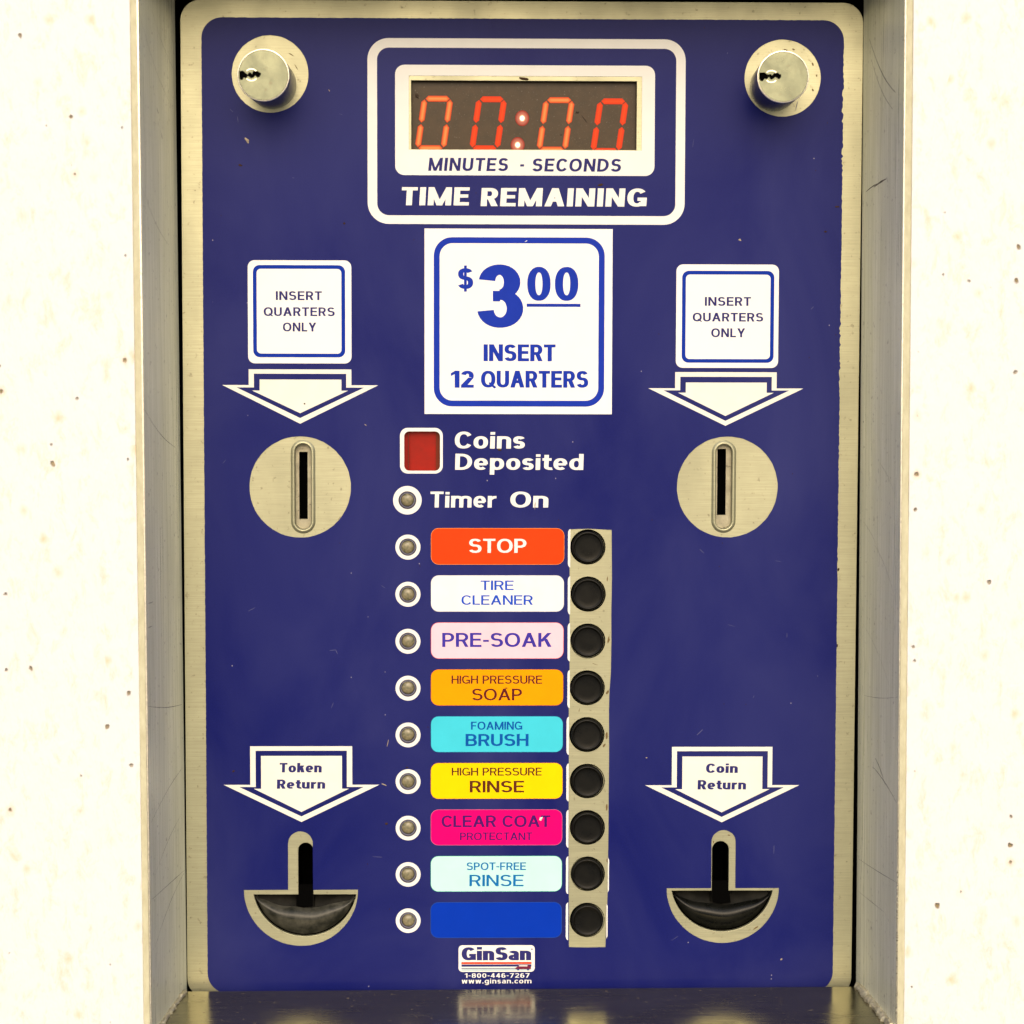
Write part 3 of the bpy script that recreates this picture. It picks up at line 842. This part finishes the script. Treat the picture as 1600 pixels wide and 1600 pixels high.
for i, (hx_, lb, tc, lines) in enumerate(LAB):
    v0 = 12.55 + ROWS[i] * 1.0008; v1 = v0 + 14.05
    col = tuple(min(.86, c * .92) for c in flat_col(hx_))
    if hx_ == "ffffff": col = (.84, .84, .83)
    mt = M_ink("label_ink_%s" % lb.split()[0].replace("-", "_"), col, .38, .03)
    L = plate("function_label", [rrect(LX0[i], v0, LX1[i], v1, 2.9, 6)], 0.01, 0.07, mt, pan, label=lb)
    ec = tuple(c * .8 for c in flat_col(EDGE[i]))
    ring_sheet("label_edge", rrect(LX0[i] - .16, v0 - .16, LX1[i] + .16, v1 + .16, 3.05, 6), rrect(LX0[i] + .02, v0 + .02, LX1[i] - .02, v1 - .02, 2.9, 6), 0.05, M_ink("edge_ink", ec), L)
    if lines:
        mc = MAT_WHITE if tc == "white" else M_ink("letter_ink", flat_col(tc), .4)
        letters("lettering", lines, 0.10, mc, L, w=.148, track=.085)

# ---- push buttons
def button_mesh():
    bm = bmesh.new()
    prof = [(6.30, -2.6), (6.36, .35), (6.28, .9), (6.05, 1.25), (5.70, 1.40), (5.45, 1.36), (5.15, 1.12), (4.9, 1.06), (3.2, 1.02), (1.2, 1.0)]
    lathe(bm, prof, 0, 0, 44)
    me = bpy.data.meshes.new("push_button"); bm.to_mesh(me); bm.free()
    for p in me.polygons: p.use_smooth = True
    me.set_sharp_from_angle(angle=R(60))
    me.materials.append(MAT_BUTTON); return me
def collar_mesh():
    bm = bmesh.new()
    lathe(bm, [(6.95, PF), (6.9, PF + .22), (6.75, PF + .30), (6.5, PF + .12), (6.44, PF - .8)], 0, 0, 44, cap=False)
    me = bpy.data.meshes.new("button_collar"); bm.to_mesh(me); bm.free()
    for p in me.polygons: p.use_smooth = True
    me.materials.append(MAT_DARK); return me
bmsh, cmsh = button_mesh(), collar_mesh()
for i in range(9):
    o = link("push_button", bmsh, None, pan)
    o.location = pt(BTX[i] + .1, BT0 + ROWS[i] , random.uniform(-.15, .15))
    o.rotation_euler = (R(random.uniform(-1.2, 1.2)), R(random.uniform(0, 360)), R(random.uniform(-1.2, 1.2)))
    k = link("button_collar", cmsh, None, o)
    k.location = (0, 0, 0)

# ---- indicator lights
m = NT("smoked_lens")
n1 = m.noise((900, 900, 900), 3)
m.set("Base Color", m.mix(m.ramp(n1, .35, .7), (0.26, 0.22, 0.13), (0.12, 0.12, 0.07)))
m.set("Roughness", .22); m.set("Subsurface Weight", 0.0)
MAT_LENS = m.m
MAT_LEDWELL = M_ink("lamp_well_grey", (0.07, 0.065, 0.10), .25)
MAT_LEDRIM = M_ink("lamp_rim_clear", (0.20, 0.20, 0.26), .15)
def led_meshes():
    bm = bmesh.new()
    lathe(bm, [(3.40, -.30), (3.25, -.12), (3.0, -.25), (2.85, -1.2), (2.84, -1.25), (0.5, -1.3)], 0, 0, 28)
    a = bpy.data.meshes.new("indicator_light"); bm.to_mesh(a); bm.free(); a.materials.append(MAT_LEDWELL)
    bm = bmesh.new()
    lathe(bm, [(2.55, -1.3), (2.5, -.7), (2.25, -.2), (1.7, .12), (.9, .28), (.3, .32)], .12, .05, 26)
    b = bpy.data.meshes.new("lamp_lens"); bm.to_mesh(b); bm.free(); b.materials.append(MAT_LENS)
    bm = bmesh.new()
    lathe(bm, [(3.05, -.9), (2.95, -.25), (2.8, -.12), (2.66, -.25), (2.62, -.9)], 0, 0, 28, cap=False)
    c = bpy.data.meshes.new("lamp_rim"); bm.to_mesh(c); bm.free(); c.materials.append(MAT_LEDRIM)
    for x in (a, b, c):
        for p in x.polygons: p.use_smooth = True
    return a, b, c
la, lb_, lc = led_meshes()
for i in range(10):
    u, v = (LEDX, LED0 + ROWS[i]) if i < 9 else (-44.7, 1.5)
    o = link("indicator_light", la, None, pan, "unlit indicator lamp beside Timer On" if i == 9 else None)
    o.location = pt(u, v, 0)
    l2 = link("lamp_lens", lb_, None, o); l2.rotation_euler = (0, R(random.uniform(0, 360)), 0)
    link("lamp_rim", lc, None, o)

# ---- red window for deposited coins: transparent red lens in front of a red screen
a, b = (-45.93, -25.44), (-31.94, -10.07)
m = NT("red_screen")
m.set("Base Color", m.mix(m.ramp(m.noise((300, 300, 300), 4), .3, .7), (0.34, 0.012, 0.006), (0.26, 0.014, 0.008))); m.set("Roughness", .35); m.set("Specular IOR Level", .1)
MAT_REDSCR = m.m
cw = plate("coin_counter_window", [rect(a[0] - 2, a[1] - 2, b[0] + 2, b[1] + 2)], -4.0, -3.2, MAT_REDSCR, pan, label="dark red window beside Coins Deposited")
MAT_REDEDGE = M_ink("red_window_side", (0.50, 0.02, 0.008), .3)
MAT_REDDARK = M_ink("red_window_painted_shade", (0.16, 0.03, 0.015), .3)  # darker red painted in for the shaded side of the window
bm = bmesh.new()
lp = rrect(a[0] + .02, a[1] + .02, b[0] - .02, b[1] - .02, 1.9)
f0 = [bm.verts.new(pt(u, v, PF - .1)) for u, v in lp]; f1 = [bm.verts.new(pt(u, v, -3.2)) for u, v in lp]
for i in range(len(lp)):
    j = (i + 1) % len(lp); bm.faces.new((f0[i], f0[j], f1[j], f1[i]))
from_bm("window_wall", bm, MAT_REDEDGE, cw)
plate("painted_shade_strip", [rect(a[0] + 1.5, a[1] + .2, a[0] + 1.75, b[1] - .6)], -3.2, -1.6, MAT_REDDARK, cw)
plate("painted_shade_strip", [rect(b[0] - 1.6, a[1] + .2, b[0] - .1, b[1] - .2)], -3.2, -2.4, MAT_REDDARK, cw)

# ---- coin slots
for k, (sa, sb) in enumerate(STAD):
    u = sa[0]; v0, v1 = sa[1], sb[1]
    slot = empty_part = None
    bm = bmesh.new(); rings = []
    for o_, dd in ((1.75, PF - .02), (1.45, PF + .18), (1.0, PF + .50), (.55, PF + .62), (.2, PF + .50), (.02, PF + .1), (0, PF - .6), (-.02, -3.4)):
        rings.append([bm.verts.new(pt(x, y, dd)) for x, y in stadium(u, v0 - o_, v1 + o_, 3.08 + o_, 18)])
    for ra, rb in zip(rings, rings[1:]):
        for q in range(len(ra)):
            w_ = (q + 1) % len(ra); bm.faces.new((ra[q], rb[q], rb[w_], ra[w_]))
    bmesh.ops.recalc_face_normals(bm, faces=bm.faces)
    o = from_bm("coin_slot", bm, MAT_PLATE, pan, label="left coin slot in its bare steel disc" if k == 0 else "right coin slot in its bare steel disc")
    for p in o.data.polygons: p.use_smooth = True
    d = -3.4
    fa, fb = (((-87.15, -17.23), (-83.84, 9.17)) if k == 0 else ((77.00, -18.67), (80.40, 7.40)))
    plate("slot_floor", [stadium(u, v0 - 1, v1 + 1, 4.3, 14), rect(fa[0], fa[1], fb[0], fb[1])], d - 1.2, d, MAT_GRIMY, o)
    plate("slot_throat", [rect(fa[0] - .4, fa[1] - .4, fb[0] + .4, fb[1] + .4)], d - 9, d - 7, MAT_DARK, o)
    bm = bmesh.new(); lp = rect(fa[0], fa[1], fb[0], fb[1])
    f0 = [bm.verts.new(pt(x, y, d - .6)) for x, y in lp]; f1 = [bm.verts.new(pt(x, y, d - 7)) for x, y in lp]
    for i in range(4):
        j = (i + 1) % 4; bm.faces.new((f0[i], f0[j], f1[j], f1[i]))
    from_bm("throat_wall", bm, MAT_DARK, o)

# ---- locks
for k, (hole_c, face_c) in enumerate(LOCKS):
    u, v = face_c
    bm = bmesh.new()
    lathe(bm, [(9.3, PF - 2), (9.35, 0), (9.45, 12), (9.6, 24), (9.72, 29.6), (9.62, 30.5)], u, v, 56, cap=True)
    base_c = ((-96.55, -159.25), (97.57, -159.12))[k]
    for vv in bm.verts:                         # the barrel leans a little, as these door locks do
        t_ = 1 - (-vv.co.y / MM) / 30.5
        vv.co.x += (base_c[0] - u) * .8 * t_ * MM; vv.co.z -= (base_c[1] - v) * .8 * t_ * MM
    o = from_bm("lock", bm, MAT_LOCKBODY, pan, smooth=True, label="left cylinder lock" if k == 0 else "right cylinder lock")
    # face disc with a jagged keyway running from its left rim to the middle
    if k == 0: kw = [(-8.9, 1.1), (-8.9, -1.5), (-7.6, -1.6), (-6.9, -1.1), (-5.9, -.2), (-5.3, -1.1), (-4.6, -.9), (-4.2, -.4), (-3.7, -1.5), (-2.4, -1.6), (-1.5, -1.1), (-.9, -.8), (-.9, -.1), (-1.4, .7), (-2.2, .9), (-3.0, .2), (-3.6, .9), (-4.6, 1.2), (-5.3, .6), (-5.8, 0.4), (-6.4, 1.2), (-7.3, 1.0), (-7.7, 1.8), (-8.6, 1.8)]
    else: kw = [(-8.9, .9), (-8.9, -1.5), (-6.9, -1.6), (-6.2, -1.0), (-5.5, -.7), (-4.7, -1.1), (-4.2, -.5), (-3.2, -1.4), (-1.9, -1.5), (-1.3, -.9), (-.7, -.8), (-.8, .2), (-1.4, 1.0), (-2.2, .6), (-2.9, .1), (-3.8, .9), (-4.6, 1.1), (-5.3, .1), (-6.0, .9), (-7.0, .8), (-7.6, 1.7), (-8.4, 1.7)]
    face = plate("lock_face", [circle(u, v, 9.15, 56), [(u + a_, v + b_) for a_, b_ in kw]], 30.5, 31.3, MAT_LOCK, o)
    plate("keyway", [[(u + a_ * 1.0, v + b_ * 1.02) for a_, b_ in kw]], 30.4, 30.62, MAT_DARK, o)
    bm = bmesh.new(); lathe(bm, [(9.72, 30.0), (9.75, 30.9), (9.6, 31.35), (9.35, 31.4), (9.2, 31.2), (9.18, 30.4)], u, v, 56, cap=False)
    from_bm("lock_rim", bm, MAT_EDGE, o, smooth=True)
    sheet("keyway_ring", [[(u - 4.4 + a_, v - .1 - b_) for a_, b_ in g] for g in _ring(0, 0, 2.35, 2.35, .38, .38, 38, 142) + _ring(0, 0, 2.35, 2.35, .38, .38, 218, 322)], 31.33, MAT_EDGE, o)
    # faint stamped characters: little raised strokes
    rnd = random.Random(20 + k); pol = []
    for (cx, cy, n, w_) in ((-.5, -5.6, 2, 1.6), (1.8, -1.8, 3, 1.1), (.5, 5.2, 4, 1.2)):
        for q in range(n):
            x = u + cx + (q - n / 2) * w_ * 1.35; y = v + cy + rnd.uniform(-.15, .15)
            if k == 0 and cy > 0: continue
            pol += [[(px + x, y - py) for px, py in pg] for pg in [[(a_ * w_, b_ * w_) for a_, b_ in g] for g in _ring(.35, .5, .35, .5, .1, .1, 0 if q % 2 else 60, 300)]]
    st = sheet("stamped_marks", pol, 31.31, MAT_STAMP, o); st["kind"] = "stuff"

# ---- coin and token return cups
for k, r in enumerate(RET):
    mat = MAT_CUPDUSTY if k == 0 else MAT_CUP
    L, Q, bot = r['hL'], r['hR'], r['hb'][1]
    cu = (L[0] + Q[0]) / 2; hw = (Q[0] - L[0]) / 2; top = L[1]; dep = bot - top
    # scoop: a dished plastic flap, bulging towards the viewer, its upper edge sagging in the middle
    nx, ny = 40, 14
    bm = bmesh.new(); g = []
    rad = (hw * hw + dep * dep) / (2 * dep); cy = bot - rad
    hw2 = hw - .5
    for i in range(nx + 1):
        s = -1 + 2 * i / nx
        x = cu + hw2 * s
        vt = top + 1.2 + (4.6 if k else 4.2) * (1 - abs(s) ** 2.2) + .25 * math.sin(s * 9 + k)
        vb = cy + math.sqrt(max((rad - .45) ** 2 - (x - cu) ** 2, 0))
        vb = max(vb, vt + .05)
        col = []
        for j in range(ny + 1):
            t = j / ny
            y = vt + (vb - vt) * t
            bul = 2.6 * (1 - s * s) ** .8 * math.sin(math.pi * min(1, .22 + t * .78)) - 1.6 * t ** 2 - .6
            bul += -2.6 * (1 - t) ** 7
            col.append(bm.verts.new(pt(x, y, bul)))
        g.append(col)
    for i in range(nx):
        for j in range(ny):
            bm.faces.new((g[i][j], g[i + 1][j], g[i + 1][j + 1], g[i][j + 1]))
    bmesh.ops.remove_doubles(bm, verts=bm.verts, dist=1e-6)
    bmesh.ops.recalc_face_normals(bm, faces=bm.faces)
    bm.normal_update()
    if sum(f.normal.y for f in bm.faces) > 0: bmesh.ops.reverse_faces(bm, faces=bm.faces)
    geom = bmesh.ops.solidify(bm, geom=list(bm.faces), thickness=0.9 * MM)
    o = from_bm("return_cup", bm, mat, pan, smooth=True, label=("dusty grey token return cup" if k == 0 else "black coin return cup"))
    # back of the pocket: sloping shelf behind the flap
    bm = bmesh.new()
    n = 24; A = []; B = []
    for i in range(n + 1):
        s = -1 + 2 * i / n
        A.append(bm.verts.new(pt(cu + (hw + .3) * s, top - .6, -3.0 - 5 * (1 - s * s))))
        B.append(bm.verts.new(pt(cu + (hw - .2) * s, top + 2.0 + 5.2 * (1 - s * s), -1.0 - 1.2 * (1 - s * s))))
    for i in range(n): bm.faces.new((A[i], A[i + 1], B[i + 1], B[i]))
    from_bm("pocket_back", bm, MAT_POCKET, o, smooth=True)
    hu, ht, hr = r['hs'][0], r['hs'][1], r['hr']
    # dark passage behind the slot
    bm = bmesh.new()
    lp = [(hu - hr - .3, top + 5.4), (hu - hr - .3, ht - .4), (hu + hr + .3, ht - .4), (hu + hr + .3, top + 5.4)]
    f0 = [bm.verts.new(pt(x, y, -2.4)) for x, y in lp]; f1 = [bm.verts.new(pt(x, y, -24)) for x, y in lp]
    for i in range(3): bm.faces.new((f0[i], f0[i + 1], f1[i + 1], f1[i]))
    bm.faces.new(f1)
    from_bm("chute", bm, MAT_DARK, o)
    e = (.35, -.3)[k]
    plate("chute_mouth_shade", [[(hu - hr - .3 - e, top - 4), (hu + hr + .3 - e, top - 4), (hu + hr + .1 - e, top), (hu + hr + .4 - e * 2, top + 4.0 + .9), (hu - .1 - e * 2, top + 5.4), (hu - hr - .2 - e * 2, top + 4.8)]], -.95, -.8, MAT_DARK, o)  # flat black sheet stands in for the shade inside the opening
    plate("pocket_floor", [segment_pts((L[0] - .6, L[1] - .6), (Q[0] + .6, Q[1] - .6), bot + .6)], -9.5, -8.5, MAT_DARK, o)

# ---- timer display
m = NT("smoked_display")
n1 = m.noise((220, 220, 220), 5, .65); n2 = m.noise((1500, 1500, 1500), 2, .6)
c0 = m.mix(m.ramp(n1, .3, .75), (0.058, 0.034, 0.016), (0.034, 0.022, 0.011))  # brown of the tinted plastic, with reflected sheen mixed into the colour
c0 = m.mix(m.ramp(n2, .64, .72, 0, .35), c0, (0.35, 0.32, 0.27))
m.set("Base Color", c0); m.set("Roughness", .3); m.set("Specular IOR Level", 0.2)
MAT_SCREEN = m.m
w0, w1 = WIN
disp = plate("timer_display", [rect(w0[0] - 5, w0[1] - 5, w1[0] + 5, w1[1] + 6)], -5.2, -4.0, MAT_SCREEN, pan, label="smoked display showing 00:00 in red digits")
def M_led(name, edge, core, strength):
    m = NT(name)
    at = m.t.nodes.new("ShaderNodeAttribute"); at.attribute_name = "glow"
    f = m.ramp(at.outputs["Fac"], 0.0, 1.0)
    m.set("Base Color", (0.02, 0.002, 0.001)); m.set("Roughness", .4); m.set("Specular IOR Level", .05)
    m.set("Emission Color", m.mix(f, edge, core)); m.set("Emission Strength", strength)
    return m.m
ORANGE = M_led("lit_segment_orange", (0.95, 0.055, 0.012), (1.0, 0.38, 0.10), 1.0)
REDSEG = M_led("lit_segment_red", (0.95, 0.050, 0.013), (1.0, 0.095, 0.022), 1.0)
DOT = M_led("lit_colon_dot", (0.38, 0.012, 0.006), (5.0, 3.0, 1.8), 1.0)
def seg_mesh(a, b, t, shx, name):
    """segment from a to b (mm), thickness t, mitred points; glow attribute 1 along the spine"""
    ax, ay = a; bx_, by = b
    L = math.hypot(bx_ - ax, by - ay); dx, dy = (bx_ - ax) / L, (by - ay) / L; nx_, ny_ = -dy, dx
    h = t / 2
    ring = [(0, 0), (h, h), (L - h, h), (L, 0), (L - h, -h), (h, -h)]
    mid = [(h * 1.3, 0), (L - h * 1.3, 0)]
    def P2(s, q): return (ax + dx * s + nx_ * q, ay + dy * s + ny_ * q)
    vs = [P2(*p) for p in ring] + [P2(*p) for p in mid]
    me = bpy.data.meshes.new(name)
    me.from_pydata([tuple(pt(u, v, -3.86)) for u, v in vs], [], [(0, 1, 6), (1, 2, 7, 6), (2, 3, 7), (3, 4, 7), (4, 5, 6, 7), (5, 0, 6)])
    at = me.attributes.new("glow", 'FLOAT', 'POINT')
    for i in range(8): at.data[i].value = 1.0 if i > 5 else 0.0
    return me
def digit(ul, ur, vt, vm, slant, mat, full=True):
    """outline of a zero: six segments; ul, ur at the top; vm the middle"""
    H = vm - vt; t = 2.25; g = .28
    X = lambda u, v: u - slant * (v - vt)
    tl = (X(ul + t / 2, vt + t / 2), vt + t / 2); tr = (X(ur - t / 2, vt + t / 2), vt + t / 2)
    ml = (X(ul + t / 2, vm), vm); mr = (X(ur - t / 2, vm), vm)
    vb = vm + H - t / 2
    bl = (X(ul + t / 2, vb), vb); br = (X(ur - t / 2, vb), vb)
    def sh(p, q, name="digit_segment"):
        L = math.hypot(q[0] - p[0], q[1] - p[1]); dx, dy = (q[0] - p[0]) / L * g, (q[1] - p[1]) / L * g
        link(name, seg_mesh((p[0] + dx, p[1] + dy), (q[0] - dx, q[1] - dy), t, 0, name), mat, disp)
    for p, q in ((tl, tr), (tl, ml), (tr, mr), (ml, bl), (mr, br), (bl, br)): sh(p, q)
digit((-38.90, -155.58)[0], (-26.68, -155.63)[0], (-28.92, -155.62)[1], (-28.91, -144.98)[1], .145, ORANGE)
digit((-17.73, -155.47)[0], (-5.80, -155.52)[0], (-11.52, -155.50)[1], (-11.50, -144.93)[1], .145, REDSEG)
digit((8.38, -155.26)[0], (20.58, -155.31)[0], (13.36, -155.28)[1], (13.40, -144.61)[1], .145, ORANGE)
digit((29.40, -154.88)[0], (41.50, -154.94)[0], (35.77, -154.91)[1], (35.83, -144.21)[1], .145, REDSEG)
for (u, v) in ((-0.08, -147.12), (-1.82, -136.82)):
    n = 28; rings = [(0.0, 1.0), (.55, 1.0), (.95, .22), (1.35, .07), (2.0, .05), (2.7, 0.0)]
    vs = [(u, v)]; fs = []; gl = [1.0]
    for r_, gg in rings[1:]:
        for i in range(n):
            vs.append((u + r_ * math.cos(2 * math.pi * i / n), v + r_ * 1.12 * math.sin(2 * math.pi * i / n))); gl.append(gg)
    for i in range(n): fs.append((0, 1 + i, 1 + (i + 1) % n))
    for q in range(len(rings) - 2):
        for i in range(n):
            j = (i + 1) % n; a0 = 1 + q * n; b0 = a0 + n
            fs.append((a0 + i, b0 + i, b0 + j, a0 + j))
    me = bpy.data.meshes.new("colon_dot"); me.from_pydata([tuple(pt(x, y, -3.86)) for x, y in vs], [], fs)
    at = me.attributes.new("glow", 'FLOAT', 'POINT')
    for i, gg in enumerate(gl): at.data[i].value = gg
    link("colon_dot", me, DOT, disp)
# inner edges of the window opening
bm = bmesh.new(); lp = rect(w0[0], w0[1], w1[0], w1[1])
f0 = [bm.verts.new(pt(x, y, PF - 1.9)) for x, y in lp]; f1 = [bm.verts.new(pt(x, y, -4.0)) for x, y in lp]
for i in range(4):
    j = (i + 1) % 4; bm.faces.new((f0[i], f0[j], f1[j], f1[i]))
from_bm("window_gasket", bm, MAT_DARK, disp)

# ---- dirt that has stuck to the panel: flecks of grit and plant matter
def fleck(bm, u, v, ln, wd, ang, d=0.02, ht=.25):
    n = 9; c = bm.verts.new(pt(u, v, d + ht)); ring = []
    ca, sa = math.cos(R(ang)), math.sin(R(ang))
    for i in range(n):
        a_ = 2 * math.pi * i / n; k_ = random.uniform(.65, 1.15)
        x, y = ln / 2 * math.cos(a_) * k_, wd / 2 * math.sin(a_) * k_
        ring.append(bm.verts.new(pt(u + x * ca - y * sa, v + x * sa + y * ca, d)))
    for i in range(n): bm.faces.new((c, ring[i], ring[(i + 1) % n]))
def flecks(name, items, mat):
    bm = bmesh.new()
    for it in items: fleck(bm, *it)
    bmesh.ops.recalc_face_normals(bm, faces=bm.faces)
    o = from_bm(name, bm, mat, pan); o["kind"] = "stuff"; return o
flecks("tan_grit", [(*(-106.53, -137.90), 3.2, 1.3, 55), (*(84.68, -100.14), 1.2, .9, 10), (*(103.85, 184.31), .9, .8, 0), (*(49.56, 103.30), .8, .6, 0), (*(-53.99, 113.92), 2.2, .5, 20), (*(-74.85, -157.15), 1.1, .4, 60),
                    (*(5.27, 3.55), .4, 3.2, 4), (*(-52.46, 97.36), .35, 3.0, 12), (*(-61.02, -27.91), 1.4, .4, 40)],
       M_ink("grit_tan", (0.40, 0.33, 0.24), .7))
flecks("dark_grit", [(*(-109.06, -128.20), 1.9, 1.0, 20), (*(30.24, -121.20), 2.6, .9, 160), (*(-8.56, -18.25), 1.8, 1.0, 20, .1), (*(-69.05, -106.06), 1.3, 1.0, 0), (*(118.11, -103.46), 1.2, .9, 0), (*(122.49, -113.13), 2.0, .8, 0),
                     (*(-113.16, 108.51), 1.2, .9, 0), (*(-53.00, 129.50), 1.4, 1.1, 0), (*(-84.68, -36.10), .8, .7, 0, .1), (*(-5.85, 75.52), 1.2, .5, 0, .14), (*(-44.90, 107.04), 1.3, .5, 0, .05),
                     (*(0.56, -161.88), 4.2, 1.3, 12, -.1), (*(124.70, 28.64), 1.0, 1.4, 0, -.2), (*(124.55, 58.78), 1.0, 1.6, 0, -.2), (*(115.55, 89.82), .6, .5, 0, -.2)],
       M_ink("grit_dark", (0.05, 0.028, 0.015), .7))
rnd = random.Random(33)
scf = []
for q in range(46):
    u_, v_ = rnd.uniform(-118, 118), rnd.uniform(-178, 188)
    if abs(u_) < 64 and v_ < -28 or -50 < u_ < 38 and v_ > -30: continue
    scf.append((u_, v_, rnd.uniform(.8, 4.5), rnd.uniform(.12, .3), rnd.uniform(0, 180), .01, .02))
flecks("scuffs", scf, M_ink("scuff_pale", (0.10, 0.105, 0.22), .5))
flecks("screen_grit", [(*(-41.09, -155.52), 2.6, 1.6, 60, -3.95), (*(-43.08, -153.54), .6, 3.2, 20, -3.9), (*(21.35, -149.38), 1.8, 1.0, 0, -3.9), (*(15.16, -140.72), .7, .8, 0, -3.9), (*(24.10, -146.92), 3.6, .3, 55, -3.9)],
       M_ink("grit_brown", (0.055, 0.04, 0.03), .6))
flecks("strip_grime", [(*(34.39, 56.51), 1.0, 3.2, 4, -.24, .03), (*(34.00, 77.31), .9, 2.4, 30, -.24, .03), (*(33.84, 94.62), 1.0, 3.0, 5, -.24, .03), (*(32.84, 98.44), 2.0, .7, 130, -.24, .03),
                    (*(33.98, 123.22), .8, 2.8, 0, -.24, .03), (*(29.15, 66.14), 2.6, .25, 20, -.24, .03), (*(34.35, 144.49), .7, 1.8, 0, -.24, .03), (*(22.93, 84.43), 1.6, .3, 100, -.24, .03), (*(33.77, 32.48), .5, 2.2, 0, -.24, .03),
                    (*(101.89, -173.37), 2.2, .6, 10, -.24, .05), (*(104.87, -173.62), 1.2, .8, 30, -.24, .05), (*(112.39, -168.02), .8, 1.6, -20, -.24, .05), (*(113.93, -163.61), .7, .9, 0, -.24, .05), (*(112.50, -158.20), 1.4, .8, 50, -.24, .05),
                    (*(-89.35, -170.77), 2.4, .4, 30, -.24, .05), (*(-87.40, -165.89), 2.6, .35, 60, -.24, .05), (*(100.10, 165.97), 2.4, .5, -50, -.24, .04), (*(93.53, 171.63), 2.8, .6, -30, -.24, .04), (*(82.50, 134.30), 1.3, .6, 10, -.24, .04), (*(76.43, 137.11), .6, 1.4, 0, -.24, .04)],
       M_ink("grime_umber", (0.17, 0.12, 0.055), .8))
flecks("paint_nicks", [(*(7.92, 127.53), 1.3, 1.6, 30, .12), (*(1.47, -99.38), 1.2, .4, 150, .2), (*(-105.34, 103.94), 1.2, .4, 0, .05)], MAT_WHITE)
